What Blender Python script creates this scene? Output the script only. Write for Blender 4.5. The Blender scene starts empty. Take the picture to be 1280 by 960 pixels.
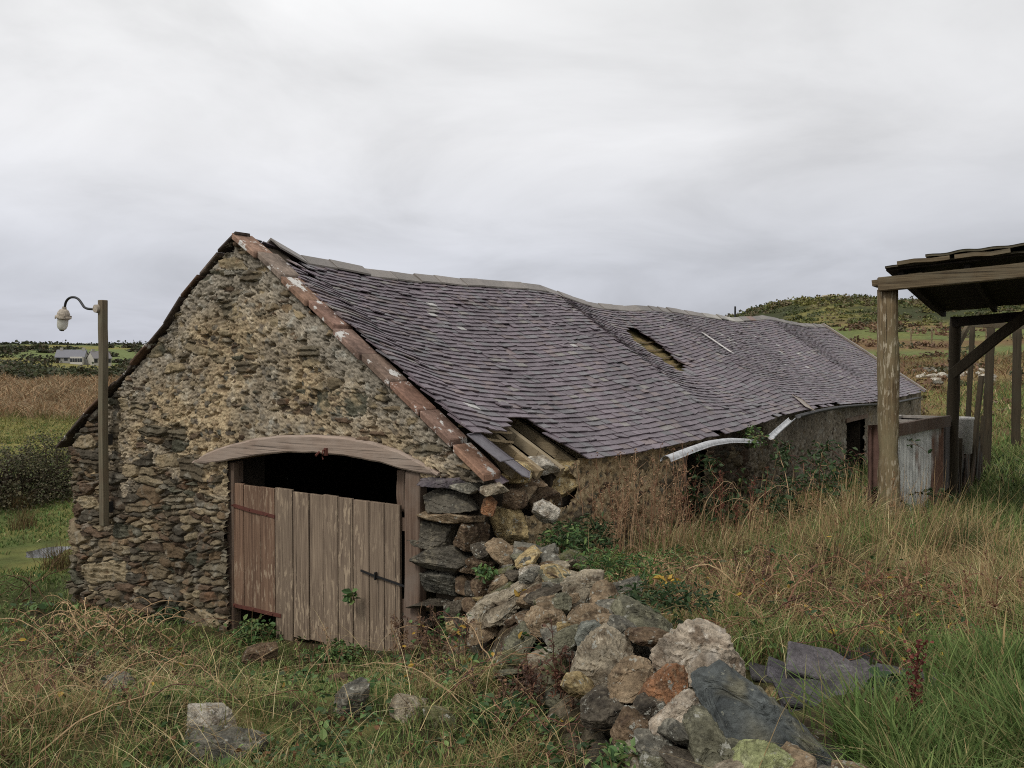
import bpy, math, random
import numpy as np
from mathutils import Vector, Matrix

R = math.radians
rng = np.random.default_rng(7)
random.seed(7)
scn = bpy.context.scene
COL = scn.collection

# ---------------------------------------------------------------- camera geometry
FPX, CAMZ = 1156.0, 2.6
PITCH = math.atan(30.0 / FPX)
CAM = np.array([0.0, 0.0, CAMZ])
FW = np.array([0.0, math.cos(PITCH), -math.sin(PITCH)])
UP = np.array([0.0, math.sin(PITCH), math.cos(PITCH)])
RT = np.array([1.0, 0.0, 0.0])

def ray(px, py):
    d = FW + (px - 640.0) / FPX * RT + (480.0 - py) / FPX * UP
    return d

def at(px, py, y):
    d = ray(px, py)
    return CAM + d * (y / d[1])

def proj(P):
    q = np.asarray(P, float) - CAM
    w = q @ FW
    return 640.0 + FPX * (q @ RT) / w, 480.0 - FPX * (q @ UP) / w

# ---------------------------------------------------------------- barn frame
D0 = 7.8
A1 = math.atan2(718.0, FPX)
UL = np.array([math.sin(A1), math.cos(A1), 0.0])     # along the barn, away from us
UG = np.array([-math.cos(A1), math.sin(A1), 0.0])    # along the gable, to the left
ZZ = np.array([0.0, 0.0, 1.0])
C0 = np.array([-0.0303 * D0, D0, 0.0])
W, L = 5.91, 25.0

def hit(px, py, P0, n):
    d = ray(px, py)
    return CAM + d * (((P0 - CAM) @ n) / (d @ n))

def gp(px, py, off=0.0):
    """pixel -> (s, z) on the gable plane standing OFF metres proud of it"""
    p = hit(px, py, C0 - UL * off, UL)
    return float((p - C0) @ UG), float(p[2])

def GW(s, z, off=0.0):
    return C0 + UG * s + ZZ * z - UL * off

def sp(px, py, s=0.0):
    """pixel -> (t, z) on the long vertical plane at gable station s"""
    p = hit(px, py, C0 + UG * s, UG)
    return float((p - C0) @ UL), float(p[2])

def BW(t, s, z):
    return C0 + UL * t + UG * s + ZZ * z

# ---------------------------------------------------------------- noise
_perm = np.random.default_rng(11).permutation(256).astype(np.int64)
_perm = np.concatenate([_perm, _perm, _perm])
_gr = np.random.default_rng(12).normal(size=(256, 3))
_gr /= np.linalg.norm(_gr, axis=1)[:, None]

def pn(P):
    P = np.asarray(P, float)
    I = np.floor(P).astype(np.int64)
    f = P - I
    u = f * f * f * (f * (f * 6 - 15) + 10)
    I &= 255
    def g(dx, dy, dz):
        h = _perm[_perm[_perm[(I[:, 0] + dx) & 255] + ((I[:, 1] + dy) & 255)] + ((I[:, 2] + dz) & 255)]
        return np.einsum('ij,ij->i', _gr[h], f - np.array([dx, dy, dz]))
    def lp(a, b, t): return a + (b - a) * t
    x0 = lp(g(0,0,0), g(1,0,0), u[:,0]); x1 = lp(g(0,1,0), g(1,1,0), u[:,0])
    y0 = lp(x0, x1, u[:,1])
    x0 = lp(g(0,0,1), g(1,0,1), u[:,0]); x1 = lp(g(0,1,1), g(1,1,1), u[:,0])
    return lp(y0, lp(x0, x1, u[:,1]), u[:,2]) * 1.5

def fbm(P, octs=4, lac=2.03, gain=0.5):
    P = np.asarray(P, float)
    a, s, t = 1.0, np.zeros(len(P)), 0.0
    for k in range(octs):
        s += a * pn(P * lac ** k + 17.3 * k); t += a; a *= gain
    return s / t

def p2(x, y, z=0.0):
    x = np.asarray(x, float).ravel(); y = np.asarray(y, float).ravel()
    return np.stack([x, y, np.full_like(x, z)], 1)

def sstep(a, b, x):
    t = np.clip((x - a) / (b - a), 0, 1)
    return t * t * (3 - 2 * t)

def lin0(c):
    """sRGB 0-255 -> linear"""
    c = np.asarray(c, float) / 255.0
    return np.where(c <= 0.04045, c / 12.92, ((c + 0.055) / 1.055) ** 2.4)
def lin(c):
    """the muted colours of a damp grey country"""
    c = lin0(c); y = c @ np.array([.3, .59, .11])
    return c + (y[..., None] - c) * .08

# ---------------------------------------------------------------- mesh helpers
def mesh_np(name, V, F, col=None, smooth=False):
    V = np.ascontiguousarray(V, np.float32)
    Fs = F if isinstance(F, list) else [F]
    Fs = [np.ascontiguousarray(f, np.int32) for f in Fs if len(f)]
    me = bpy.data.meshes.new(name)
    me.vertices.add(len(V)); me.vertices.foreach_set('co', V.ravel())
    nl = sum(f.size for f in Fs); npoly = sum(len(f) for f in Fs)
    me.loops.add(nl); me.polygons.add(npoly)
    me.loops.foreach_set('vertex_index', np.concatenate([f.ravel() for f in Fs]))
    starts, s = [], 0
    for f in Fs:
        k = f.shape[1]; starts.append(s + np.arange(len(f)) * k); s += f.size
    me.polygons.foreach_set('loop_start', np.concatenate(starts).astype(np.int32))
    me.polygons.foreach_set('use_smooth', np.full(npoly, smooth, bool))
    me.update(calc_edges=True)
    if col is not None:
        ca = me.color_attributes.new('Col', 'FLOAT_COLOR', 'POINT')
        c = np.ones((len(V), 4), np.float32); c[:, :3] = col
        ca.data.foreach_set('color', c.ravel())
    me.validate()
    return me

ORG = {}
def link(name, me, mat, parent=None, origin=None):
    o = bpy.data.objects.new(name, me)
    COL.objects.link(o)
    if mat is not None: me.materials.append(mat)
    if parent is not None:
        o.parent = parent
        base = ORG[parent.name]
        me.transform(Matrix.Translation(-Vector(base)))
        ORG[o.name] = base
    else:
        if origin is None: origin = np.zeros(3)
        me.transform(Matrix.Translation(-Vector(origin)))
        o.location = origin
        ORG[o.name] = np.array(origin, float)
    return o

def obj(name, V, F, mat, parent=None, col=None, smooth=False, origin=None):
    return link(name, mesh_np(name, V, F, col, smooth), mat, parent, origin)

def tag(o, label=None, cat=None, group=None, kind=None):
    if label: o['label'] = label
    if cat: o['category'] = cat
    if group: o['group'] = group
    if kind: o['kind'] = kind
    return o

def thing(name, label, cat, loc, group=None):
    o = bpy.data.objects.new(name, None)
    o.empty_display_size = 0.2
    COL.objects.link(o); o.location = loc; ORG[o.name] = np.array(loc, float)
    return tag(o, label, cat, group)

class MB:
    """collects boxes / tubes / strips, then one mesh"""
    def __init__(s): s.V, s.F4, s.F3, s.C, s.n = [], [], [], [], 0
    def add(s, V, F4=None, F3=None, col=(.5,.5,.5)):
        V = np.asarray(V, float)
        if F4 is not None and len(F4): s.F4.append(np.asarray(F4) + s.n)
        if F3 is not None and len(F3): s.F3.append(np.asarray(F3) + s.n)
        s.V.append(V); c = np.asarray(col, float)
        s.C.append(np.broadcast_to(c, (len(V), 3)) if c.ndim == 1 else c); s.n += len(V)
    def box8(s, P, col=(.5,.5,.5)):
        """8 corners: bottom ring 0-3, top ring 4-7"""
        s.add(P, [[3,2,1,0],[4,5,6,7],[0,1,5,4],[1,2,6,5],[2,3,7,6],[3,0,4,7]], col=col)
    def bar(s, a, b, wx, wy, up=ZZ, col=(.5,.5,.5), seg=1, wob=0.0, taper=1.0):
        """beam from a to b with section wx (sideways) by wy (along up)"""
        a = np.asarray(a, float); b = np.asarray(b, float)
        d = (b - a) / np.linalg.norm(b - a)
        x = np.cross(d, up); x /= np.linalg.norm(x); y = np.cross(x, d)
        V, F = [], []
        for k in range(seg + 1):
            f = k / seg
            p = a + (b - a) * f + (rng.normal(size=3) * wob if 0 < k < seg else 0)
            sc = 1 + (taper - 1) * f
            for (i, j) in ((-1,-1),(1,-1),(1,1),(-1,1)):
                V.append(p + x * i * wx * .5 * sc + y * j * wy * .5 * sc)
        for k in range(seg):
            o = 4 * k
            for q in range(4): F.append([o + q, o + (q+1) % 4, o + 4 + (q+1) % 4, o + 4 + q])
        F.append([3,2,1,0]); o = 4 * seg; F.append([o, o+1, o+2, o+3])
        s.add(V, F, col=col)
    def tube(s, pts, rad, n=6, col=(.5,.5,.5), cap=True):
        pts = np.asarray(pts, float); m = len(pts)
        rad = np.broadcast_to(np.asarray(rad, float), (m,))
        T = np.gradient(pts, axis=0); T /= np.linalg.norm(T, axis=1)[:, None] + 1e-12
        ref = np.array([0.0, 0.0, 1.0]) if abs(T[:, 2]).mean() < .8 else np.array([0.3, 1.0, 0.0])
        X = np.cross(T, ref); X /= np.linalg.norm(X, axis=1)[:, None] + 1e-12
        Y = np.cross(X, T)
        a = np.arange(n) / n * 2 * math.pi
        V = pts[:, None] + rad[:, None, None] * (np.cos(a)[None, :, None] * X[:, None] + np.sin(a)[None, :, None] * Y[:, None])
        i = np.arange(m - 1)[:, None] * n; k = np.arange(n)[None]
        F = np.stack([i + k, i + (k + 1) % n, i + n + (k + 1) % n, i + n + k], -1).reshape(-1, 4)
        V = V.reshape(-1, 3); F3 = None
        if cap:
            V = np.vstack([V, pts[0], pts[-1]])
            q = np.arange(n); o = (m - 1) * n
            F3 = np.vstack([np.stack([(q + 1) % n, q, np.full(n, m * n)], 1), np.stack([o + q, o + (q + 1) % n, np.full(n, m * n + 1)], 1)])
        s.add(V, F, F3, col)
    def build(s, name, mat, parent=None, smooth=False, origin=None):
        F = []
        if s.F4: F.append(np.vstack(s.F4))
        if s.F3: F.append(np.vstack(s.F3))
        return obj(name, np.vstack(s.V), F, mat, parent, np.vstack(s.C), smooth, origin)

def bevel(o, w=0.006, seg=1):
    m = o.modifiers.new('bevel', 'BEVEL'); m.width = w; m.segments = seg; m.limit_method = 'ANGLE'; m.angle_limit = R(40)
    return o

# ---------------------------------------------------------------- materials
def nt(name):
    m = bpy.data.materials.new(name); m.use_nodes = True
    t = m.node_tree; b = t.nodes['Principled BSDF']
    return m, t, b

def N(t, typ, **kw):
    n = t.nodes.new(typ)
    for k, v in kw.items():
        if k == 'ins':
            for a, c in v.items(): n.inputs[a].default_value = c
        else: setattr(n, k, v)
    return n

def mixc(t, fac, a, b, mode='MIX'):
    n = t.nodes.new('ShaderNodeMix'); n.data_type = 'RGBA'; n.blend_type = mode
    for i, v in ((0, fac), (6, a), (7, b)):
        if hasattr(v, 'is_output'): t.links.new(v, n.inputs[i])
        elif i == 0: n.inputs[i].default_value = v
        else: n.inputs[i].default_value = (*v, 1) if len(v) == 3 else v
    return n.outputs[2]

def ramp(t, fac, stops):
    n = t.nodes.new('ShaderNodeValToRGB')
    e = n.color_ramp.elements
    while len(e) < len(stops): e.new(0.5)
    for q, (p, c) in zip(e, stops):
        q.position = p; q.color = (*c, 1) if hasattr(c, '__len__') else (c, c, c, 1)
    t.links.new(fac, n.inputs[0])
    return n.outputs[0]

def noise(t, vec, scale, detail=4, rough=.55, dist=0.0):
    n = N(t, 'ShaderNodeTexNoise', ins={'Scale': scale, 'Detail': detail, 'Roughness': rough, 'Distortion': dist})
    if vec is not None: t.links.new(vec, n.inputs['Vector'])
    return n.outputs['Fac']

def stretch(t, vec, sc):
    n = N(t, 'ShaderNodeMapping'); n.inputs['Scale'].default_value = sc
    t.links.new(vec, n.inputs['Vector']); return n.outputs[0]

def bump(t, b, h, strength=.5, dist=.01):
    n = N(t, 'ShaderNodeBump', ins={'Strength': strength, 'Distance': dist})
    t.links.new(h, n.inputs['Height']); t.links.new(n.outputs[0], b.inputs['Normal'])

def mat_col(name, rough=.9, nscale=40.0, namp=.35, bscale=60.0, bstr=.4, bdist=.006, spec=.25, big=None, lichen=None):
    """the vertex colour of the thing, broken up by fine noise, with a bump"""
    m, t, b = nt(name)
    g = N(t, 'ShaderNodeNewGeometry').outputs['Position']
    c = N(t, 'ShaderNodeAttribute', attribute_name='Col').outputs['Color']
    n = noise(t, g, nscale, 6, .65)
    k = ramp(t, n, [(.25, 1 - namp), (.5, 1.0), (.78, 1 + namp)])
    c = mixc(t, 1.0, c, k, 'MULTIPLY')
    if big:
        n2 = noise(t, g, big[0], 3, .6)
        c = mixc(t, 1.0, c, ramp(t, n2, [(.3, 1 - big[1]), (.7, 1 + big[1])]), 'MULTIPLY')
    if lichen:
        v = noise(t, g, lichen[0], 5, .7)
        c = mixc(t, ramp(t, v, [(lichen[1], 0), (lichen[1] + .04, 1)]), c, lichen[2])
    t.links.new(c, b.inputs['Base Color'])
    b.inputs['Roughness'].default_value = rough
    b.inputs['Specular IOR Level'].default_value = spec
    bump(t, b, noise(t, g, bscale, 6, .7), bstr, bdist)
    return m

def mat_wood(name, c1, c2, axis, grey=None, rough=.85, sc=1.0, use_col=False, flake=None, turn=0.0):
    """weathered timber, grain along a world axis"""
    m, t, b = nt(name)
    g = N(t, 'ShaderNodeTexCoord').outputs['Object']
    if turn:
        mp = N(t, 'ShaderNodeMapping'); mp.inputs['Rotation'].default_value = (0, 0, turn); t.links.new(g, mp.inputs['Vector']); g = mp.outputs[0]
    s = [46 * sc] * 3; s[axis] = 1.6 * sc
    gv = stretch(t, g, s)
    n = noise(t, gv, 1.0, 7, .65, .6)
    c = ramp(t, n, [(.3, c1), (.68, c2)])
    if use_col:
        a = N(t, 'ShaderNodeAttribute', attribute_name='Col').outputs['Color']
        c = mixc(t, 1.0, c, a, 'MULTIPLY')
    if grey is not None:
        c = mixc(t, ramp(t, noise(t, g, 2.6, 5, .6), [(.4, 0), (.66, .9)]), c, grey)
    s2 = [60 * sc] * 3; s2[axis] = .7
    cr = ramp(t, noise(t, stretch(t, g, s2), 1.0, 4, .5, .3), [(.31, 0.35), (.37, 1)])
    c = mixc(t, 1.0, c, cr, 'MULTIPLY')
    if flake is not None:
        s3 = [38] * 3; s3[axis] = 7.0
        f = noise(t, stretch(t, g, s3), 1.0, 5, .6, .2)
        reg = ramp(t, noise(t, g, 1.5, 3, .5), [(.42, 0), (.6, .9)])
        mk = N(t, 'ShaderNodeMath', operation='MULTIPLY')
        t.links.new(ramp(t, f, [(.55, 0), (.6, 1)]), mk.inputs[0]); t.links.new(reg, mk.inputs[1])
        c = mixc(t, mk.outputs[0], c, flake)
    t.links.new(c, b.inputs['Base Color'])
    b.inputs['Roughness'].default_value = rough; b.inputs['Specular IOR Level'].default_value = .2
    bump(t, b, n, .55, .006)
    return m

def mat_leaf(name, rough=.6, trans=.25):
    m, t, b = nt(name)
    c = N(t, 'ShaderNodeAttribute', attribute_name='Col').outputs['Color']
    t.links.new(c, b.inputs['Base Color'])
    b.inputs['Roughness'].default_value = rough; b.inputs['Specular IOR Level'].default_value = .25
    tr = N(t, 'ShaderNodeBsdfTranslucent'); t.links.new(c, tr.inputs['Color'])
    mx = N(t, 'ShaderNodeMixShader'); mx.inputs[0].default_value = trans
    t.links.new(b.outputs[0], mx.inputs[1]); t.links.new(tr.outputs[0], mx.inputs[2])
    t.links.new(mx.outputs[0], t.nodes['Material Output'].inputs['Surface'])
    return m

M = {}
M['masonry'] = mat_col('rubble_masonry', .95, 60, .45, 130, .8, .008, .15, big=(1.6, .22), lichen=(7.0, .69, (.30, .29, .25)))
M['rock'] = mat_col('weathered_rock', .94, 48, .6, 42, 1.0, .03, .12, big=(7.0, .35), lichen=(18.0, .60, (.40, .39, .33)))
M['rockslate'] = mat_col('dark_slate_rock', .75, 40, .55, 44, 1.0, .022, .25, big=(6.0, .4), lichen=(22.0, .63, (.24, .24, .19)))
M['slate'] = mat_col('roof_slate', .5, 26, .3, 50, .3, .003, .45, big=(.8, .2), lichen=(20.0, .675, (.44, .43, .40)))
M['clay'] = mat_col('clay_tile', .9, 22, .5, 60, .7, .006, .15, big=(4.0, .4), lichen=(5.5, .575, (.60, .58, .54)))
M['leaf'] = mat_leaf('leaf', .6, .15)
M['grass'] = mat_leaf('grass_blade', .75, .2)
M['stem'] = mat_col('dry_stem', .85, 30, .2, 80, .2, .002, .2)
M['door'] = mat_wood('door_boards', lin((99, 84, 72)), lin((152, 134, 114)), 2, use_col=True, flake=lin((172, 152, 126)))
M['lintel'] = mat_wood('lintel_oak', lin((108, 92, 80)), lin((176, 154, 136)), 0, grey=lin((162, 146, 132)), turn=R(31.8))
M['frame'] = mat_wood('door_frame_wood', lin((84, 64, 52)), lin((130, 108, 90)), 2, grey=lin((122, 108, 96)))
M['post'] = mat_wood('shed_post_wood', lin((78, 64, 44)), lin((138, 118, 86)), 2, grey=lin((128, 118, 88)), flake=lin((196, 184, 158)))
M['rear_post'] = mat_wood('shaded_post_wood', lin((50, 42, 32)), lin((78, 67, 50)), 2, grey=lin((66, 60, 46)))  # darker copy of the post wood, shed shade put into its colour
M['beam'] = mat_wood('shed_beam_wood', lin((70, 58, 42)), lin((122, 106, 80)), 0, grey=lin((112, 104, 84)), turn=R(31.8))
M['lamp_post'] = mat_wood('lamp_post_wood', lin((78, 68, 54)), lin((126, 112, 90)), 2, grey=lin((108, 104, 84)))
M['rafter'] = mat_wood('rafter_wood', lin((110, 92, 66)), lin((176, 156, 122)), 0, grey=lin((150, 136, 110)), turn=R(31.8))
def mat_plain(name, c, rough=.7, metal=0.0, nz=.25, sc=20):
    m, t, b = nt(name)
    g = N(t, 'ShaderNodeNewGeometry').outputs['Position']
    c = mixc(t, 1.0, c, ramp(t, noise(t, g, sc, 5, .65), [(.3, 1 - nz), (.7, 1 + nz)]), 'MULTIPLY')
    t.links.new(c, b.inputs['Base Color'])
    b.inputs['Roughness'].default_value = rough; b.inputs['Metallic'].default_value = metal
    return m
M['rust'] = mat_plain('rusty_iron', lin((92, 48, 36)), .9)
M['dark_iron'] = mat_plain('black_pipe', (.012, .012, .013), .5)
M['gutter'] = mat_plain('grey_plastic', lin((182, 183, 184)), .55, 0, .4, 14)
M['enamel'] = mat_plain('lamp_casting', lin((164, 152, 134)), .6, 0, .4, 40)
M['cement'] = mat_plain('limewash', lin((196, 192, 184)), .9)
M['dark_roof'] = mat_col('shed_roof_sheet', .85, 8, .4, 30, .3, .004, .2)
# ---------------------------------------------------------------- terrain height
CP = [(0,0,.95),(-2,4,.74),(-.6,4.4,.66),(-1,6,.38),(-1.6,7.2,.08),(-3,6,.36),(-1.3,8,-.12),(-3.2,9.3,-.17),(-5.2,10.4,-.22),(-4,4.5,.6),(-6,7,.2),
      (-8,14,-.27),(-12,20,-.25),(-6,14,-.25),(-18,34,-.1),(-11,34,-.05),(-28,58,.95),(-22,60,.9),(-40,60,.95),(-60,120,.35),(-40,130,.3),(-120,280,.6),(-80,300,.6),
      (-330,620,13),(-180,640,13),(0,640,10),(-600,500,14),
      (.3,7.0,.5),(.5,5.5,.62),(1.0,4.0,.82),(2.2,4.2,.86),(4.0,5.0,.82),(3,7,.72),(5,8,.7),(4.3,11,.62),(2.5,9.5,.45),(2.3,11.8,.3),(1.1,9.6,.42),
      (4.5,15.4,.1),(7,14,.3),(6.3,18.2,.05),(9,18,.35),(10,24,.2),(13,29,.15),(12,22,.5),
      (16,36,1.0),(23,48,1.8),(38,74,3.6),(54,108,7.2),(75,160,13.0),(44,150,11.6),(58,150,12.4),(28,140,6.5),(10,130,3.0),(-10,100,1.2),(95,170,14.5),
      (160,230,14),(40,400,9),(220,500,12),
      (5,-5,1.0),(-5,-5,.9),(20,0,1.2),(-20,0,.2),(60,30,4),(-60,20,.5),(0,-60,2),(300,0,8),(-300,0,4),(0,-400,5),(20,20,1.0),(30,40,2.2)]
def _warp(x, y):
    r = np.hypot(x, y) + 1e-6; k = np.log1p(r / 5.0) / r
    return np.stack([x * k, y * k], 1)
_cx = np.array([c[0] for c in CP], float); _cy = np.array([c[1] for c in CP], float); _cz = np.array([c[2] for c in CP], float)
_cw = _warp(_cx, _cy)
def _tps(d2): return 0.5 * d2 * np.log(d2 + 1e-9)
def _fit():
    n = len(_cw); K = _tps(((_cw[:, None] - _cw[None]) ** 2).sum(-1)) + np.eye(n) * .004
    P = np.hstack([np.ones((n, 1)), _cw])
    A = np.block([[K, P], [P.T, np.zeros((3, 3))]])
    return np.linalg.solve(A, np.concatenate([_cz, np.zeros(3)]))
_cf = _fit()
HEAP = np.array([(.10, 7.75, 1.02), (.42, 6.6, .98), (.66, 5.4, 1.06), (.86, 4.4, 1.12), (1.12, 3.5, 1.02), (1.3, 2.9, .95)])
def heap_z(x, y):
    """top of the tumbled wall above datum, and the distance to its line"""
    best = np.full(len(x), 1e9); hz = np.zeros(len(x))
    for a, b in zip(HEAP[:-1], HEAP[1:]):
        d = b[:2] - a[:2]; u = ((x - a[0]) * d[0] + (y - a[1]) * d[1]) / (d @ d); u = np.clip(u, 0, 1)
        q = np.hypot(x - a[0] - u * d[0], y - a[1] - u * d[1])
        m = q < best; best[m] = q[m]; hz[m] = (a[2] + u * (b[2] - a[2]))[m]
    return hz, best
def H(x, y):
    x = np.asarray(x, float).ravel(); y = np.asarray(y, float).ravel()
    out = np.zeros(len(x))
    for i in range(0, len(x), 40000):
        xs, ys = x[i:i+40000], y[i:i+40000]
        w = _warp(xs, ys)
        d2 = ((w[:, None] - _cw[None]) ** 2).sum(-1)
        z = _tps(d2) @ _cf[:-3] + _cf[-3] + w @ _cf[-2:]
        r = np.hypot(xs, ys)
        z = z + fbm(p2(xs * .9, ys * .9), 4) * .11 * np.clip((r - 1) / 3, 0, 1) + fbm(p2(xs * .12, ys * .12, 5), 3) * .25 * np.clip((r - 12) / 30, 0, 1)
        z += fbm(p2(xs * .02, ys * .02, 9), 4) * 1.8 * np.clip((r - 60) / 80, 0, 1)
        # mossy hummocks in front of the door
        for (hx, hy, hr, hh) in ((-2.0, 5.0, .45, .12), (-1.2, 5.4, .5, .1), (-1.55, 4.75, .4, .1), (-.5, 5.3, .45, .10), (-2.7, 6.1, .5, .1), (-2.9,5.0,.5,.12)):
            z += hh * np.exp(-((xs - hx) ** 2 + (ys - hy) ** 2) / hr ** 2)
        # flat wet hollow with the puddle
        k = np.exp(-(((xs + 6.9) / 1.5) ** 2 + ((ys - 13.9) / 1.0) ** 2)); wt = fbm(p2(xs * 1.3, ys * 2.6, 12), 3); z = z * (1 - k) + (-.30 + .06 * wt) * k
        k = np.exp(-(((xs + 5.7) / .8) ** 2 + ((ys - 9.8) / .7) ** 2)); z = z * (1 - k) + (-.26 + .13 * wt) * k
        out[i:i+40000] = z
    return out
def Hs(x, y): return float(H(np.array([x]), np.array([y]))[0])
def surf(x, y):
    """ground plus the core of the fallen wall"""
    x = np.asarray(x, float).ravel(); y = np.asarray(y, float).ravel()
    g = H(x, y); hz, q = heap_z(x, y)
    k = 1 - sstep(.12, .85, q + .10 * pn(p2(x * 3, y * 3)))
    return np.where(hz > g, g + (hz - g) * k, g)
def march(px, py, f=surf, y0=2.0, y1=60.0, n=1500):
    d = ray(px, py); ys = np.geomspace(y0, y1, n)
    P = CAM[None] + d[None] * (ys / d[1])[:, None]
    z = f(P[:, 0], P[:, 1]); b = np.nonzero(P[:, 2] < z)[0]
    return P[b[0]] if len(b) else P[-1]

# ---------------------------------------------------------------- the ground sheet
MOSS = [(-1.35, 4.85, .2), (-1.05, 5.5, .2), (-.75, 4.9, .15)]
def far_color(x, y):
    n = len(x); r = np.hypot(x, y)
    near = lin((78, 70, 44)); soil = lin((62, 53, 38)); green = lin((92, 102, 52)); lush = lin((82, 94, 48))
    brack = lin((136, 106, 74)); olive = lin((122, 116, 60)); dark = lin((62, 66, 40)); pale = lin((150, 134, 88)); heath = lin((104, 84, 58)); field = lin((104, 114, 64))
    f1 = fbm(p2(x * .5, y * .5, 2), 4)[:, None]; f2 = fbm(p2(x * .06, y * .06, 3), 4)[:, None]; f3 = fbm(p2(x * 2.5, y * 2.5, 8), 3)[:, None]
    c = soil + (near - soil) * sstep(-.3, .3, f1)
    c = c + (green * .8 - c) * sstep(0.0, .4, f3) * .7
    ms = np.zeros(len(x))
    for (hx, hy, hr_) in MOSS: ms += np.exp(-((x - hx) ** 2 + (y - hy) ** 2) / hr_ ** 2)
    moss = lin((122, 116, 66)) + (lin((96, 100, 54)) - lin((122, 116, 66))) * sstep(-.2, .3, f3)
    c = c + (moss - c) * np.clip(ms[:, None] * 1.4 + f3 * .5, 0, 1) * (ms[:, None] > .2)
    # left meadow
    k = sstep(-4.5, -6.5, x)[:, None] * sstep(9, 12, y)[:, None]
    c = c + ((lush + (olive - lush) * sstep(-.2, .3, f1)) - c) * k
    def band(a, b, w=1.5): return (sstep(a - w, a + w, y + f2[:, 0] * 5) * (1 - sstep(b - w, b + w, y + f2[:, 0] * 5)))[:, None]
    left = sstep(2, -3, x - y * .05)[:, None]
    c = c + (olive * 1.05 - c) * band(27, 39) * left
    c = c + ((brack + (heath - brack) * sstep(-.2, .35, f1)) - c) * band(39, 68, 3) * left
    # far farmland: patches
    g = np.stack([x / 95 + .35 * y / 95, y / 60], 1); gi = np.floor(g)
    hsh = np.modf(np.abs(np.sin(gi[:, 0] * 12.9898 + gi[:, 1] * 78.233) * 43758.5))[0][:, None]
    pat = np.where(hsh < .4, field, np.where(hsh < .6, heath, np.where(hsh < .8, dark * 1.3, olive)))
    c = c + (pat - c) * sstep(68, 85, y)[:, None] * left
    # right slope
    rt = sstep(4, 9, x - y * .12)[:, None]
    rs = olive + (heath - olive) * sstep(-.15, .3, f1)
    rs = rs + (brack - rs) * sstep(.05, .35, f2) * .8
    c = c + (rs - c) * rt * sstep(19, 30, y)[:, None]
    yy = y + f2[:, 0] * 9 + f1[:, 0] * 2
    def rb(a, b, w=2): return (sstep(a - w, a + w, yy) * (1 - sstep(b - w, b + w, yy)))[:, None] * np.clip(.75 + f1 * .8, .3, 1)
    gf = lin((98, 112, 62))
    c = c + (gf - c) * rt * rb(64, 74); c = c + ((heath + brack) * .42 - c) * rt * rb(74, 83); c = c + (gf * .95 - c) * rt * rb(84, 97)
    c = c + (heath * .9 - c) * rt * rb(58, 63, 1.5)
    scrub = dark + (olive - dark) * sstep(0, .35, f2 + .5 * f1)
    c = c + (scrub - c) * (1 - left) * sstep(98, 110, y)[:, None]
    # earth and shade-loving moss inside and behind the barn
    return np.clip(c * (1 + .25 * f3), .004, 1)

def build_ground():
    nth, nr = 900, 330
    # finer in the half that the photograph looks at
    u = np.linspace(0, 1, nth, endpoint=False)
    th = np.where(u < .7, -R(50) + u / .7 * R(100), R(50) + (u - .7) / .3 * R(260))
    rr = np.concatenate([[0.0], np.geomspace(.5, 5200, nr)])
    X = rr[:, None] * np.sin(th)[None]; Y = rr[:, None] * np.cos(th)[None]
    x, y = X.ravel(), Y.ravel()
    z = H(x, y)
    V = np.stack([x, y, z], 1)
    i = np.arange(nr)[:, None] * nth; k = np.arange(nth)[None]
    F = np.stack([i + k, i + nth + k, i + nth + (k + 1) % nth, i + (k + 1) % nth], -1).reshape(-1, 4)
    m = mat_col('ground_earth_and_turf', 1.0, 3.5, .35, 26, 1.0, .03, .1)
    o = obj('ground', V, F, m, None, far_color(x, y), True)
    tag(o, 'uneven overgrown ground running to the far fields', 'ground', kind='structure')
build_ground()

# puddles
def puddle(cx, cy, z, rx, ry, label):
    a = np.linspace(0, 2 * math.pi, 60, endpoint=False)
    k = 1 + .25 * pn(np.stack([np.cos(a) * 1.5 + cx, np.sin(a) * 1.5, a * 0 + .3], 1))
    V = np.vstack([[cx, cy, z], np.stack([cx + rx * k * np.cos(a), cy + ry * k * np.sin(a), a * 0 + z], 1)])
    q = np.arange(60)
    m, t, b = nt('puddle_water'); b.inputs['Base Color'].default_value = (.03, .028, .02, 1); b.inputs['Roughness'].default_value = .06
    o = obj('puddle_water', V, np.stack([q * 0, 1 + q, 1 + (q + 1) % 60], 1), m, None, None, True, V[0])
    tag(o, label, 'puddle', kind='structure')
puddle(-6.75, 13.9, -.292, .55, .5, 'larger pale puddle in the green field beside the barn corner')
puddle(-5.7, 9.8, -.275, .7, .5, 'small muddy puddle at the left edge of the field')
# ---------------------------------------------------------------- barn profile from the photograph
APEX = gp(295, 293)
EAVE_R = gp(606, 588)
EAVE_L = gp(83, 552)
ZR0, ZE0 = APEX[1], (EAVE_R[1] + EAVE_L[1]) / 2
SM = W / 2
BARN = thing('stone_barn', 'long rubble stone barn with a sagging purple slate roof and boarded cart door', 'barn', GW(SM, -.2))
def curve(pts, s, n=11):
    q = sorted(sp(x, y, s) for x, y in pts)
    return np.array([a for a, b in q]), np.array([b for a, b in q])
RID = curve([(297,296),(330,303),(352,312),(372,322),(410,331),(450,339),(500,346),(560,351),(620,355),(660,358),(684,362),(705,371),(730,379),(760,384),(790,385),(812,385),(840,388),(880,394),(915,399),(940,398),(955,396),(975,401),(1000,406),(1025,407),(1045,406)], SM)
EAV = curve([(640,577),(690,580),(735,577),(790,569),(850,557),(905,545),(945,533),(975,522),(1005,514),(1050,507),(1100,503),(1152,491)], -.13)
RID[1][0] = ZR0
TEND = 24.4
def zr(t): return np.interp(t, RID[0], RID[1])
def ze(t): return np.interp(t, EAV[0], EAV[1])
PEAKS = [sp(684,361,SM)[0], sp(812,385,SM)[0], sp(955,396,SM)[0]]
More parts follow.
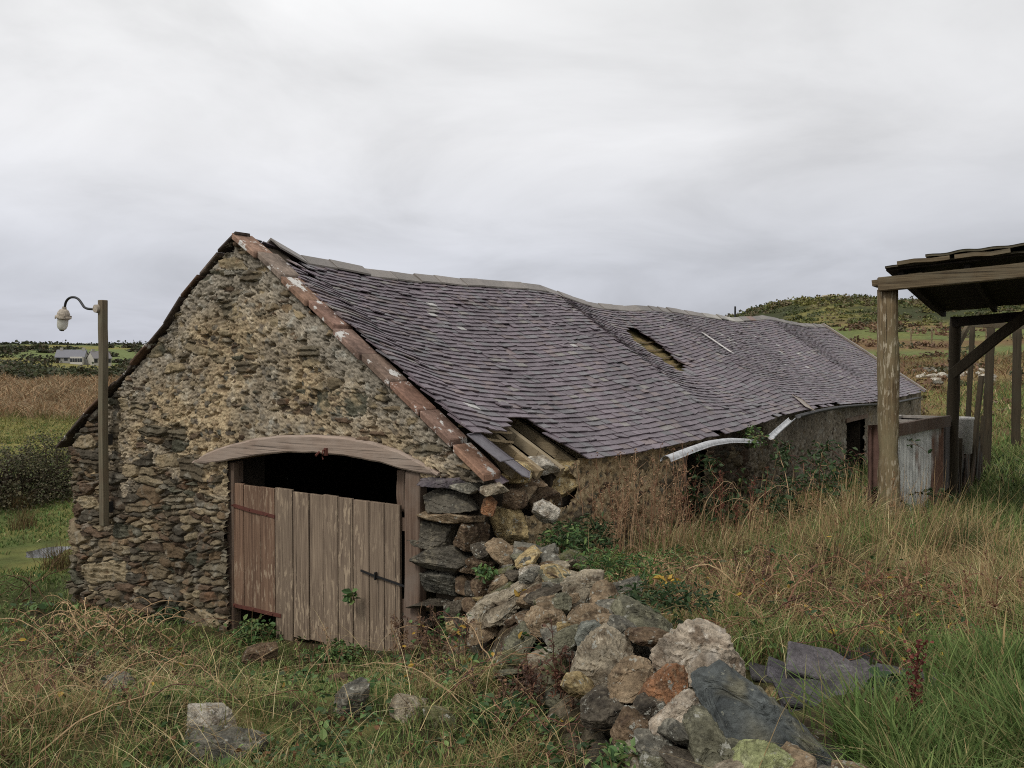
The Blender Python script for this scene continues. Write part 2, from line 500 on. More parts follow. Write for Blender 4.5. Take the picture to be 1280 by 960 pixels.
print('apex', APEX, 'eaves', EAVE_R, EAVE_L, 'ridge', np.round(RID, 2).tolist(), 'eave', np.round(EAV, 2).tolist(), 'peaks', PEAKS)
def sag(t):
    """how far mid-slope hangs between the cross walls"""
    k = [0.0] + PEAKS + [TEND]; out = np.zeros_like(np.asarray(t, float))
    for a, b, d in zip(k[:-1], k[1:], (.10, .16, .16, .12)):
        u = np.clip((t - a) / (b - a), 0, 1); out += d * np.sin(math.pi * u) * ((t >= a) & (t < b))
    return out
SO = -.13                                  # eave line stands this far outside the wall
def RF(t, v, side=1):
    """roof surface: t along, v 0 ridge .. 1 eave; side 1 = the slope we see, -1 = the other"""
    t = np.asarray(t, float); v = np.asarray(v, float)
    s = SM + (SO - SM) * v
    if side < 0: s = 2 * SM - s
    e = ze(np.maximum(t, EAV[0][0])) if side > 0 else ZE0 + 0 * t - .02 * t / 10
    z = zr(t) + (e - zr(t)) * v - sag(t) * np.sin(math.pi * v) * (1.0 if side > 0 else .6)
    z = z + .012 * pn(np.stack([t * .9, v * 3.2, 0 * t + side], -1).reshape(-1, 3)).reshape(z.shape)
    return C0 + t[..., None] * UL + s[..., None] * UG + z[..., None] * ZZ
SL = 3.75

# ---------------------------------------------------------------- rubble walls
def vor(a, b, seed, jit=.82):
    """jittered-grid cells: distance gap to the nearest joint, cell id hash"""
    ia, ib = np.floor(a).astype(np.int64), np.floor(b).astype(np.int64)
    d1 = np.full(a.shape, 1e9); d2 = np.full(a.shape, 1e9); h1 = np.zeros(a.shape, np.int64)
    for da in (-1, 0, 1):
        for db in (-1, 0, 1):
            ca, cb = ia + da, ib + db
            h = _perm[_perm[(ca + seed) & 255] + (cb & 255)] + 256 * _perm[_perm[(cb + 7 * seed) & 255] + (ca & 255)]
            ja = ((h * 7919 + 13) % 1009) / 1009.0; jb = ((h * 104729 + 71) % 997) / 997.0
            q = np.abs(a - ca - .5 - (ja - .5) * jit) ** 2.4 + np.abs(b - cb - .5 - (jb - .5) * jit) ** 2.4
            m = q < d1
            d2 = np.where(m, d1, np.minimum(d2, q)); h1 = np.where(m, h, h1); d1 = np.where(m, q, d1)
    return d2 ** .416 - d1 ** .416, h1
def hr(h, k): return ((h * (k * 2 + 3) * 2654435 + k * 97) % 10007) / 10007.0

STONE = lin(np.array([(104,97,82),(92,84,70),(118,106,86),(80,75,66),(110,94,74),(132,120,98),(88,76,64),(98,82,68),(88,88,76),(146,134,110)]))
def masonry(u, z, cover, ochre, seed, flat=1.0):
    """displacement (m, outwards) and colour of a rubble face; cover = how much mortar hides the stones"""
    P = np.stack([u, z, 0 * u + seed * 3.1], 1)
    wx = fbm(P * 2.1, 3) * .10 + fbm(P * 9, 2) * .018; wz = fbm(P * 1.7 + 9, 3) * .08 + fbm(P * 7 + 4, 3) * .026
    a, b = u + wx, z + wz
    e1, h1 = vor(a / .38, b / (.145 * flat), seed)
    e2, h2 = vor(a / .17, b / (.070 * flat), seed + 5)
    e3, h3 = vor(a / .62, b / (.26 * flat), seed + 9)
    big = hr(h3, 8) > .88
    small = (hr(h1, 4) > .45) & ~big
    e = np.where(big, e3, np.where(small, e2 * .6, e1)); h = np.where(big, h3 + 7777, np.where(small, h2 + 3333, h1))
    r1, r2, r3 = hr(h, 1), hr(h, 2), hr(h, 3)
    n1 = fbm(P * np.array([9, 16, 9]), 4); n2 = fbm(P * 30, 3); n3 = fbm(P * 75 + 3, 2)
    # gritty lime: lumps the size of a fist down to pebbles
    wob = fbm(P * 26, 2) * .02
    eg, hg = vor((u + wob) / .062, (z + wob * .7) / .046, seed + 21)
    eh, hh_ = vor((u - wob) / .15, (z + wob) / .10, seed + 33)
    lump = sstep(.0, .35, eg) * (.25 + .75 * hr(hg, 1)); fist = sstep(.0, .3, eh) * hr(hh_, 2)
    prof = sstep(.015, .17, e)
    tilt = (r3 - .5) * .07 * (np.modf(b / .075)[0] - .5) + (r1 - .5) * .05 * (np.modf(a / .2)[0] - .5)
    hs = -.055 + prof * (.04 + .055 * r1) + n1 * .026 * prof + tilt + n2 * .011
    pit = sstep(.10, .40, fbm(P * 11 + 31, 4))
    hm = -.035 + .05 * cover + fbm(P * 3.3, 3) * .025 + n1 * .012 + lump * .014 + fist * .009 + n3 * .010 + n2 * .018 - .065 * pit
    show = (r2 > cover * .96) & (e > .06)
    d = np.where(show, np.maximum(hs, hm - .055 * (1 - cover)), np.where(cover > .3, hm, np.minimum(hm, hs + .01)))
    stone_top = show & (hs > hm - .03)
    ci = (r3 * 9.99).astype(int)
    cs = STONE[ci] * (.72 + .5 * hr(h, 5))[:, None] * np.array([1.04, 1.0, .93])
    blotch = sstep(.1, .35, fbm(P * 7 + 50, 4))[:, None]
    cs = cs + (lin((156, 150, 134)) - cs) * blotch * .4
    rusty = (sstep(.2, .4, fbm(P * 4.3 + 80, 3)) * .4)[:, None]
    cs = cs + (lin((128, 94, 66)) - cs) * rusty
    o1, o2, o3 = lin((190, 168, 128)), lin((148, 125, 92)), lin((146, 137, 121))
    pb = .5 * (hr(hg, 3) - .5)[:, None] + .8 * n2[:, None]
    cm = o1 + (o2 - o1) * sstep(-.35, .35, -pb)
    cm = cm + (lin((206, 186, 148)) - cm) * sstep(.30, .6, pb)
    peb = (hr(hg, 6) > .88)[:, None]                       # darker pebbles and chips in the lime
    cm = np.where(peb, STONE[(hr(hg, 7) * 9.99).astype(int)] * .9, cm)
    g = o3 * (1 + .6 * pb) + (lin((184, 180, 166)) - o3) * blotch * .8
    cm = cm * ochre[:, None] + g * (1 - ochre[:, None])
    cm = cm * (1 + .35 * fbm(P * 2.6 + 77, 4)[:, None])
    smear = (sstep(.02, .3, fbm(P * 2.9 + 140, 4)) * sstep(.25, .7, cover) * .75)[:, None]      # worn lime over the stones
    cs = cs + (o1 * (.9 + .3 * pb) * np.array([.95, .97, 1.0]) - cs) * smear
    soil = lin((66, 58, 47))
    low = (cover < .3)[:, None]
    cm = np.where(low, soil + (cm - soil) * .5, cm)
    c = np.where(stone_top[:, None], cs, cm)
    return d, np.clip(c, .006, .8)

# gable -------------------------------------------------------------
DL, DR = gp(283, 700)[0], gp(529, 700)[0]
LIN_TOP = [gp(x, y) for x, y in ((245,576),(262,566),(285,557),(320,548),(350,544),(390,543),(430,545),(470,552),(505,564),(530,577),(551,591))]
LIN_BOT = [gp(x, y) for x, y in ((247,580),(275,578),(300,573),(330,568),(365,565),(400,566),(440,570),(480,578),(510,587),(535,592),(551,593))]
lt = np.array(sorted(LIN_TOP)); lb = np.array(sorted(LIN_BOT))
def ztop(s):
    return np.where(s < SM, ZE0 + (ZR0 - ZE0) * s / SM, ZE0 + (ZR0 - ZE0) * (W - s) / SM) - .05 - .07 * sstep(3.98, 4.0, s) * (1 - sstep(4.7, 5.6, s))
def gable():
    step = .0095
    ns = int((W + .0) / step); s = np.linspace(0.0, W, ns)
    nz = 500; k = np.linspace(0, 1, nz)
    zb = -.9
    S = np.broadcast_to(s[:, None], (ns, nz)); Zt = ztop(s)[:, None]
    Z = zb + (Zt - zb) * (1 - (1 - k[None]) ** 1.0)
    u, z = S.ravel(), Z.ravel()
    P = np.stack([u, z, 0 * u], 1)
    f = fbm(P * .9 + 3, 3)
    # mortar hides most of the upper wall; the foot and both corners are bare coursed stone
    dl = 1.0 + .28 * (u - 2.0) * (u > 2.0)
    cover = sstep(-.8, .8, z - dl + f * 1.1 + .35 * fbm(P * 3 + 8, 3)) * .72 + .04
    cover *= 1 - .85 * sstep(W - .85, W - .35, u + f * .25) * (1 - sstep(1.9, 2.5, z))
    hole = sstep(.10, .40, fbm(P * 1.5 + 21, 4)) * .55
    pat = fbm(P * np.array([1.5, 2.0, 1]) + 201, 4)
    cover = cover - hole * (1 - sstep(2.9, 3.4, z)) + .95 * pat * sstep(.5, 1.4, z)
    cover = np.clip(cover, .03, .97)
    # greyer render near the verges and towards the top
    edge = np.minimum(Zt.repeat(nz, 1).ravel() - z, 9)
    ochre = np.clip(sstep(.02, .62, edge + f * .45 + .15 * fbm(P * 4, 3)) * (1 - .75 * sstep(2.9, 3.6, z + f * .5)), .03, 1)
    ochre *= .32 + .5 * sstep(-.25, .2, fbm(P * 1.3 + 170, 4))
    ochre = np.where(z < 1.2, np.clip(ochre * .7, 0, 1), ochre)
    d, c = masonry(u, z, cover, ochre, 3)
    d += .05 * fbm(P * .7 + 61, 2) + .05 * np.exp(-((z - .5) / .5) ** 2) * sstep(W - 1.5, W - .2, u)
    # the left corner leans and is ragged
    edgew = sstep(W - .16, W, u); d = d - edgew * (.05 + .10 * np.clip(fbm(P * np.array([4, 7, 4]) + 5, 3), -.3, 1))
    bul = .10 * (fbm(np.stack([0 * z, z * 1.3, 0 * z], 1) + 3, 2) - .25 * (z - 1) ) * sstep(W - 1.2, W, u)
    V = C0 + (u + bul)[:, None] * UG + z[:, None] * ZZ - UL * d[:, None]
    ok = np.ones((ns, nz), bool)
    ztopl = np.interp(S, lt[:, 0], lt[:, 1], left=-9, right=-9)
    ok &= ~((S > DR + .02) & (S < DL - .02) & (Z < ztopl - .06))
    # fallen corner: the built corner stones take this place
    ok &= ~((S < .80) & (Z < ZE0 - .10) & (Z > -.2))
    i = np.arange(ns * nz).reshape(ns, nz)
    a, b_, c_, d_ = i[:-1, :-1], i[1:, :-1], i[1:, 1:], i[:-1, 1:]
    m = ok[:-1, :-1] & ok[1:, :-1] & ok[1:, 1:] & ok[:-1, 1:]
    F = np.stack([a[m], d_[m], c_[m], b_[m]], -1)
    obj('gable_wall', V, F, M['masonry'], BARN, c, True)
    # masonry core behind the face: jambs, the wall thickness, the return at the corner
    mb = MB(); core = lin((66, 58, 48))
    th = .55
    def slab(poly, off0, off1, col=core):
        n = len(poly)
        A = np.array([GW(s_, z_, off0) for s_, z_ in poly]); B = np.array([GW(s_, z_, off1) for s_, z_ in poly])
        F4 = [[q, (q + 1) % n, n + (q + 1) % n, n + q] for q in range(n)]
        F3 = [[0, q, q + 1] for q in range(1, n - 1)] + [[n, n + q + 1, n + q] for q in range(1, n - 1)]
        mb.add(np.vstack([A, B]), F4, F3, core)
    lm = np.interp(DL, lt[:, 0], lt[:, 1]); rm = np.interp(DR, lt[:, 0], lt[:, 1])
    slab([(W - .06, -.9), (DL + .02, -.9), (DL + .02, float(ztop(np.array(DL))) - .02), (W - .06, float(ztop(np.array(W - .06))) - .06)], -.09, -th)
    slab([(DR - .02, -.9), (.16, -.9), (.16, float(ztop(np.array(.16))) - .1), (DR - .02, float(ztop(np.array(DR))) - .02)], -.16, -th)
    zt = max(lt[:, 1]) - .03
    slab([(DL + .02, zt), (DR - .02, zt), (DR - .02, float(ztop(np.array(DR))) - .04), (SM, ZR0 - .1), (DL + .02, float(ztop(np.array(DL))) - .04)], -.09, -th)
    mb.build('wall_core', M['masonry'], BARN)
gable()

# long side wall ----------------------------------------------------
DOOR_T = (sp(853, 600)[0], sp(881, 600)[0])
OPEN_T = (sp(1058, 545)[0], sp(1080, 545)[0])
T0 = sp(735, 600)[0] - .25
def sidewall():
    n = 1150; t = .35 + (24.3 - .35) * (np.linspace(0, 1, n) ** 1.5)
    nz = 120; k = np.linspace(0, 1, nz); zb = -.7
    top = ze(np.maximum(t, EAV[0][0])) + .02 - .5 * (1 - sstep(T0 - .9, T0 + .1, t)) - .06 * np.abs(pn(np.stack([t * 3, 0 * t, 0 * t + 4], 1)))
    T = np.broadcast_to(t[:, None], (n, nz)); Z = zb + (top[:, None] - zb) * k[None]
    u, z = T.ravel(), Z.ravel(); P = np.stack([u, z, 0 * u], 1); f = fbm(P * .8 + 44, 3)
    cover = np.clip(sstep(.0, .7, z + f * .9) * .75, .05, .97) * (1 - .8 * sstep(.5, .2, np.abs(u - DOOR_T[1] - .9) - .7))
    cover = np.where(u > DOOR_T[1] + 3, np.maximum(cover, .86), cover)
    ochre = np.clip(1 - sstep(DOOR_T[0] - .5, DOOR_T[0] + 2.5, u), .22, 1)
    d, c = masonry(u, z, cover, ochre, 8)
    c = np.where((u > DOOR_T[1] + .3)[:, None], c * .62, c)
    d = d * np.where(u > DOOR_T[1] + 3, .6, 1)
    V = C0 + u[:, None] * UL + z[:, None] * ZZ - UG * d[:, None]
    ok = ~((T > DOOR_T[0]) & (T < DOOR_T[1]) & (Z < 1.42)) & ~((T > OPEN_T[0]) & (T < OPEN_T[1]) & (Z < 1.28))
    ok &= ~((((T - sp(704, 612)[0]) / .26) ** 2 + ((Z - sp(704, 612)[1]) / .16) ** 2) < 1)
    i = np.arange(n * nz).reshape(n, nz); a, b_, c_, d_ = i[:-1, :-1], i[1:, :-1], i[1:, 1:], i[:-1, 1:]
    m = ok[:-1, :-1] & ok[1:, :-1] & ok[1:, 1:] & ok[:-1, 1:]
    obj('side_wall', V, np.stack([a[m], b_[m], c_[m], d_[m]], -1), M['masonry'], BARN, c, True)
    mb = MB(); core = lin((62, 54, 44))
    def seg(ta, tb, z1, z0=-.7, s0=.10, s1=.55):
        q = [BW(x, s, z) for z in (z0, z1) for x, s in ((ta, s0), (tb, s0), (tb, s1), (ta, s1))]
        mb.box8(np.array(q), core)
    segs = [(.5, T0 - .75, 1.0), (T0 - .35, DOOR_T[0], 1.5), (DOOR_T[1], OPEN_T[0], 1.35), (OPEN_T[1], 24.2, 1.3)]
    for a_, b2, z1 in segs: seg(a_, b2, z1)
    seg(DOOR_T[0], DOOR_T[1], 1.5, 1.42); seg(OPEN_T[0], OPEN_T[1], 1.35, 1.28)
    # the wall on the far long side and the far gable
    mb.box8(np.array([BW(x, s, z) for z in (-.7, ZE0 - .05) for x, s in ((.1, W - .55), (24.2, W - .55), (24.2, W), (.1, W))]), core)
    A = [BW(23.75, 0.0, -.7), BW(23.75, W, -.7), BW(23.75, W, ZE0 - .1), BW(23.75, SM, zr(24.) - .15), BW(23.75, 0.0, float(ze(24.)) - .1)]
    B = [BW(24.3, 0.0, -.7), BW(24.3, W, -.7), BW(24.3, W, ZE0 - .1), BW(24.3, SM, zr(24.) - .15), BW(24.3, 0.0, float(ze(24.)) - .1)]
    mb.add(np.array(A + B), [[q, (q + 1) % 5, 5 + (q + 1) % 5, 5 + q] for q in range(5)], [[0, q, q + 1] for q in (1, 2, 3)] + [[5, 6 + q, 5 + q] for q in (1, 2, 3)], lin((96, 84, 68)))
    mb.build('far_wall', M['masonry'], BARN)
    # timber posts and lintels of the two openings in the long wall
    mb = MB(); mb.bar(BW(DOOR_T[0] + .08, .05, -.2), BW(DOOR_T[0] + .06, .05, 1.4), .12, .14); mb.bar(BW(DOOR_T[0] - .25, .06, 1.46), BW(DOOR_T[1] + .3, .06, 1.47), .2, .10)
    mb.build('side_door_frame', M['frame'], BARN)
    mb = MB(); mb.bar(BW(OPEN_T[0] - .15, .06, 1.32), BW(OPEN_T[1] + .2, .06, 1.31), .2, .09); mb.build('opening_lintel', M['frame'], BARN)
sidewall()

# slates ------------------------------------------------------------
HOLE1 = [(606,548),(632,537),(650,522),(672,534),(700,556),(720,570),(736,579),(736,600),(600,600)]
HOLE2 = [(782,411),(795,413),(815,424),(838,440),(867,465),(860,470),(838,459),(812,442),(791,426)]
def inpoly(x, y, poly):
    r = False; n = len(poly)
    for i in range(n):
        (x1, y1), (x2, y2) = poly[i], poly[(i + 1) % n]
        if (y1 > y) != (y2 > y) and x < (x2 - x1) * (y - y1) / (y2 - y1) + x1: r = not r
    return r
def slates(side, name):
    mb = MB(); g = np.random.default_rng(5 if side > 0 else 6)
    # graduated courses: shallow at the ridge, deep at the eave
    v, rows = .035, []
    while v < 1.0:
        e = ((.073 + .030 * v) if side > 0 else .11) / SL; rows.append((v, e)); v += e
    scale = (1.0 - rows[0][0]) / (v - rows[0][0])
    rows = [(.035 + (a - .035) * scale, e * scale) for a, e in rows]
    t_start = .175 if side > 0 else .12
    for v0, e in rows:
        w0 = (.135 + .075 * v0) * (1 if side > 0 else 1.5); t = t_start + g.uniform(-.06, .0); vb = v0 + e
        while t < TEND:
            w = w0 * g.uniform(.72, 1.28); tc = t + w / 2; t += w
            drop = abs(g.normal()) * .0035 + (g.uniform(.02, .10) if g.random() < .008 else 0)
            slip = drop / SL
            if side > 0:
                P = RF(np.array([tc]), np.array([vb - e * .4]))[0]; px, py = proj(P)
                if inpoly(px, py, HOLE1) or inpoly(px, py, HOLE2): continue
                if vb > .985 and tc > 4.5 and g.random() < .16: continue
                # torn edge near the top of the near verge
                if tc < .75 and v0 < .16 and g.random() < .75: continue
            if g.random() < .003: continue
            q = RF(np.array([tc, tc + .05, tc]), np.array([vb - 1e-3, vb - 1e-3, vb - e - 1e-3]), side)
            X = q[1] - q[0]; X /= np.linalg.norm(X); Yd = q[0] - q[2]; Yd /= np.linalg.norm(Yd)
            Nn = np.cross(X, Yd) * (1 if side < 0 else -1); Nn /= np.linalg.norm(Nn)
            if Nn[2] < 0: Nn = -Nn
            a = g.normal() * .008 + (g.normal() * .08 if g.random() < .025 else 0)
            X2 = X * math.cos(a) + Yd * math.sin(a); Y2 = np.cross(Nn, X2); Y2 *= np.sign(Y2 @ Yd)
            ln = e * SL * 2.3; th = g.uniform(.010, .015); lift = .029 + abs(g.normal()) * .003 + (.02 * g.random() if g.random() < .02 else 0)
            bot = q[0] + Yd * drop + Nn * (lift + g.normal() * .002)
            top = bot - Y2 * ln - Nn * (lift - .002)
            hw = w / 2 - .002
            ch = g.uniform(0, .02) if g.random() < .12 else 0          # a chipped lower corner
            b1 = bot - X2 * hw - Y2 * ch; b2 = bot + X2 * hw - Y2 * (g.uniform(0, .02) if g.random() < .10 else 0)
            tl = g.normal() * .002
            V = [b1 + Nn * tl, b2 - Nn * tl, top + X2 * hw, top - X2 * hw]
            V = np.array([p - Nn * th for p in V] + V)
            base = lin((105, 93, 99)) * g.uniform(.74, 1.18)
            r = g.random()
            if r < .16: base = lin((102, 98, 100)) * g.uniform(.8, 1.3)
            elif r < .26: base = lin((112, 98, 97)) * g.uniform(.8, 1.2)
            elif r < .30: base = lin((124, 118, 112))
            if r > .9985 or (r > .95 and 12 < tc < 17 and .12 < v0 < .5 and pn(np.array([[tc * 1.2, v0 * 5, 3.0]]))[0] > .1): base = lin((172, 169, 164))
            mb.box8(V, base)
    mb.build(name, M['slate'], BARN)
slates(1, 'slates')
slates(-1, 'far_slope_slates')

# ridge tiles: folded pieces that follow the sagging ridge ---------------
mb = MB(); t = .42; g = np.random.default_rng(3)
while t < TEND:
    ln = g.uniform(.42, .62); a, b = t, min(t + ln - .006, TEND); t += ln
    V = []
    lift = .05 + g.normal() * .005 + (.02 if len(mb.V) == 0 else 0); tilt = g.normal() * .005 + (.02 if len(mb.V) == 0 else 0)
    for q, tl in ((a, tilt), (b, -tilt)):
        p = BW(q, SM, float(zr(q)) + lift + tl)
        for s_, dz in ((.135, -.10), (0, 0), (-.135, -.10)): V.append(p + UG * s_ + ZZ * dz)
        for s_, dz in ((.135, -.12), (0, -.024), (-.135, -.12)): V.append(p + UG * s_ + ZZ * dz)
    F = [[0,1,7,6],[1,2,8,7],[3,9,10,4],[4,10,11,5],[0,3,4,1],[1,4,5,2],[6,7,10,9],[7,8,11,10],[0,6,9,3],[2,5,11,8]]
    c = lin((122, 114, 106)) * g.uniform(.75, 1.2)
    if 13 < a < 15.5: c = lin((158, 152, 142)) * g.uniform(.75, 1.1)
    if 15.8 < a < 16.6: c = lin((132, 104, 90))
    mb.add(np.array(V), F, col=c)
mb.build('ridge_tiles', M['slate'], BARN)

# verge: thick red-brown clay slabs down the near edge ----------------------
def verge(side, name, n, wid, mat, cols):
    mb = MB(); g = np.random.default_rng(21 + side)
    edges = np.linspace(-.01, 1.0 if side > 0 else 1.02, n + 1)
    for i, (a, b) in enumerate(zip(edges[:-1], edges[1:])):
        off = g.normal() * .010; yaw = g.normal() * .012; lift = .03 + g.normal() * .006
        th = .065 if side > 0 else .035
        V = []
        for v in (a + .003, b - .003):
            vv = v
            s = SM + (SO * .35 - SM) * vv if side > 0 else SM + (W - SO * .6 - SM) * vv
            zc = ZR0 + (ZE0 - ZR0) * abs(s - SM) / SM
            if side < 0: zc -= .07 * float(sstep(3.98, 4.0, np.array(s)) * (1 - sstep(4.7, 5.6, np.array(s))))
            for dt in (-.075 + off + yaw * (v - a), wid + off):
                V.append(BW(dt, s, zc + lift + (i % 2) * .006)); V.append(BW(dt, s, zc + lift - th))
        V = np.array(V)   # (v0: t0 top,t0 bot,t1 top,t1 bot) (v1: ...)
        P = V[[1, 3, 7, 5, 0, 2, 6, 4]]
        mb.box8(P, cols[i % len(cols)] * g.uniform(.82, 1.15))
    return bevel(mb.build(name, mat, BARN), .008)
RC = [lin(c) for c in ((138, 110, 92), (120, 106, 94), (142, 112, 92), (128, 100, 86), (120, 98, 86), (124, 104, 90), (128, 98, 82), (128, 102, 88), (138, 106, 86))]
verge(1, 'verge_tiles', 9, .20, M['clay'], RC)
verge(-1, 'far_verge_tiles', 11, .13, M['clay'], [lin((84, 74, 66)), lin((92, 80, 70)), lin((102, 80, 64))])
# far verge of the roof: pale lapped edge
mb = MB()
for a, b in zip(np.linspace(0, 1, 16)[:-1], np.linspace(0, 1, 16)[1:]):
    P = RF(np.array([TEND, TEND]), np.array([a, b]))
    mb.bar(P[0] + ZZ * .05 - UL * .1, P[1] + ZZ * .05 - UL * .1, .24, .05, col=lin((134, 122, 108)) * rng.uniform(.8, 1.1))
mb.build('far_verge_edge', M['slate'], BARN)

# rafters and battens seen through the holes -------------------------------
for t in list(np.arange(.55, 4.2, .42)) + list(np.arange(8.6, 12.4, .45)):
    mb = MB(); q = RF(np.array([t, t]), np.array([.05, 1.0])); q[:, 2] -= .11
    vs = np.linspace(.04, .95, 12); P = RF(np.full(12, t), vs); P[:, 2] -= .20
    for a_, b_ in zip(P[:-1], P[1:]): mb.bar(a_, b_ + (b_ - a_) * .02, .075, .10)
    mb.build('rafter', M['rafter'], BARN)
for v, ta, tb in ((.80, .34, 1.2), (.845, .34, 1.0), (.24, 7.0, 9.4), (.30, 7.0, 9.4), (.36, 7.0, 9.4), (.42, 7.0, 9.4), (.48, 7.0, 9.4)):
    mb = MB(); nn_ = 3 if tb < 2 else 12; q = RF(np.linspace(ta, tb, nn_), np.full(nn_, v)); q[:, 2] -= .115 if tb < 2 else .085
    for a_, b_ in zip(q[:-1], q[1:]): mb.bar(a_, b_ + (b_ - a_) * .02, .04, .022)
    mb.build('batten', M['rafter'], BARN)
# torching left in the upper hole: crumbly lime and moss bed
def bed():
    n, m_ = 50, 110
    t = np.linspace(6.4, 11.5, m_); v = np.linspace(.12, .86, n)
    T, Vv = np.meshgrid(t, v); P = RF(T, Vv).reshape(-1, 3)
    P[:, 2] += -.125 + .03 * fbm(P * 9, 3)
    k = fbm(P * 6 + 3, 3)[:, None]
    c = lin((138, 118, 78)) + (lin((98, 92, 60)) - lin((138, 118, 78))) * sstep(-.2, .3, k)
    i = np.arange(n * m_).reshape(n, m_)
    F = np.stack([i[:-1, :-1], i[1:, :-1], i[1:, 1:], i[:-1, 1:]], -1).reshape(-1, 4)
    obj('lime_torching', P, F, M['masonry'], BARN, c, True)
bed()
hb = None
for tt in np.linspace(5, 12, 141):
    q = RF(np.full(81, tt), np.linspace(0, 1, 81)); x = 640 + FPX * ((q - CAM) @ RT) / ((q - CAM) @ FW); y = 480 - FPX * ((q - CAM) @ UP) / ((q - CAM) @ FW)
    e = (x - 825) ** 2 + (y - 440) ** 2; k = e.argmin()
    if hb is None or e[k] < hb[0]: hb = (e[k], tt, k / 80)
print('hole2 at', hb)

# timber lintel -------------------------------------------------------------
def lintel():
    ss = np.linspace(lt[0, 0], lt[-1, 0], 60)
    zt = np.interp(ss, lt[:, 0], lt[:, 1]); zb = np.interp(ss, lb[:, 0], lb[:, 1])
    zt += .008 * pn(np.stack([ss * 5, 0 * ss, 0 * ss], 1)); zb += .010 * pn(np.stack([ss * 6, 0 * ss, 0 * ss + 3], 1))
    zb = np.minimum(zb, zt - .03)
    V = []
    for s, a, b in zip(ss, zb, zt):
        o = .055
        for z, q in ((a, -.34), (a, o - .012), (a + .014, o), (b - .02, o + .004), (b, o - .018), (b, -.34)): V.append(GW(s, z, q))
    F = []
    for i in range(59):
        for k in range(6): F.append([6 * i + k, 6 * (i + 1) + k, 6 * (i + 1) + (k + 1) % 6, 6 * i + (k + 1) % 6])
    o = obj('lintel', np.array(V), [np.array(F), np.array([[0,1,2,3,4,5]][::1]), np.array([[359,358,357,356,355,354]])], M['lintel'], BARN, None, False)
    mb = MB(); s, z = gp(413, 566); mb.tube([GW(s, z + .04, .05), GW(s, z + .03, .10), GW(s, z - .02, .115), GW(s, z - .05, .10)], .009, 6); mb.tube([GW(s, z + .05, .06), GW(s, z - .02, .062)], .022, 6)
    s, z = gp(404, 567); mb.tube([GW(s, z + .02, .05), GW(s, z - .01, .10)], .012, 6)
    mb.build('iron_staple', M['rust'], o)
lintel()

# cart door ------------------------------------------------------------------
def door():
    OFF = -.075; TH = .035
    x = [285,304.5,325.5,344,366,386,404,422.5,441,461,480,500]
    top = [(285,601),(304,606),(344,610.5),(366,614),(404,618.5),(441,623.5),(480,629.5),(501,633)]
    ts = [gp(a, b, OFF)[0] for a, b in top]; tz = [gp(a, b, OFF)[1] for a, b in top]
    mb = MB(); g = np.random.default_rng(4)
    for i, (a, b) in enumerate(zip(x[:-1], x[1:])):
        s0 = gp(a, 690, OFF)[0]; s1 = gp(b, 690, OFF)[0]
        sm = (s0 + s1) / 2
        z1 = float(np.interp(-sm, -np.array(ts), tz)) + g.normal() * .006
        z0 = gp(a, 757 + (a - 285) * .22, OFF)[1] if i < 3 else -.15 + g.normal() * .02
        o = OFF + g.normal() * .004
        k = np.array([.86, .70, .63]) if i in (0, 1, 2) else np.array([1.0, .98, .95])
        k = k * g.uniform(.82, 1.12)
        gap = .0045
        P = []
        for q in (o - TH, o):
            for s, z in ((s0 - gap, z0), (s1 + gap, z0), (s1 + gap, z1 - g.uniform(0, .008)), (s0 - gap, z1)): P.append(GW(s, z, q))
        mb.box8(np.array(P)[[0,1,2,3,4,5,6,7]], k)
    d = bevel(mb.build('door', M['door'], BARN), .004)
    # ledges on the inside
    mb = MB()
    for z in (.35, 1.1):
        mb.bar(GW(gp(287,690)[0], z, OFF - .055), GW(gp(498,690)[0], z, OFF - .055), .03, .12)
    mb.build('door_ledge', M['frame'], d)
    for (p, q) in (((282,629),(343,646)), ((283,754),(351,770))):
        a = GW(*gp(*p, OFF + .012), OFF + .008); b = GW(*gp(*q, OFF + .012), OFF + .008)
        mb = MB(); mb.bar(a, b, .010, .034 if p[1] < 700 else .036, up=ZZ, seg=4, wob=.002)
        for f in (.15, .5, .85):
            c = a + (b - a) * f; mb.tube([c - UL * .004, c - UL * .016], [.013, .009], 6)
        mb.build('strap_hinge', M['rust'], d)
    mb = MB(); a = GW(*gp(451,713,OFF+.02), OFF + .02); b = GW(*gp(506,733,OFF+.02), OFF + .02)
    mb.bar(a, b, .012, .018, seg=4, wob=.006); c = a + (b - a) * .35
    mb.bar(c - ZZ * .035 - UL * .004, c + ZZ * .035 - UL * .004, .035, .012, up=UG)
    mb.build('bolt', M['dark_iron'], d)
door()
# frame posts
def fpost(p0, p1, wpx, off, name='door_post', dep=.12):
    a = GW(*gp(*p0, off), off - dep / 2); b = GW(*gp(*p1, off), off - dep / 2)
    mb = MB(); mb.bar(b, a, wpx, dep, up=UL, seg=5, wob=.004); bevel(mb.build(name, M['frame'], BARN), .01)
fpost((287.5,578), (287,800), .10, -.055)
fpost((515.5,590), (513,812), .17, .01)
fpost((500.5,588), (500,640), .10, -.14, 'door_jamb', .09)
mb = MB(); a = gp(293, 588, -.12); b = gp(305, 606, -.12); mb.bar(GW(a[0], a[1] - .12, -.16), GW(a[0], a[1] + .1, -.16), .12, .05, up=UL); mb.build('jamb_board', M['frame'], BARN)
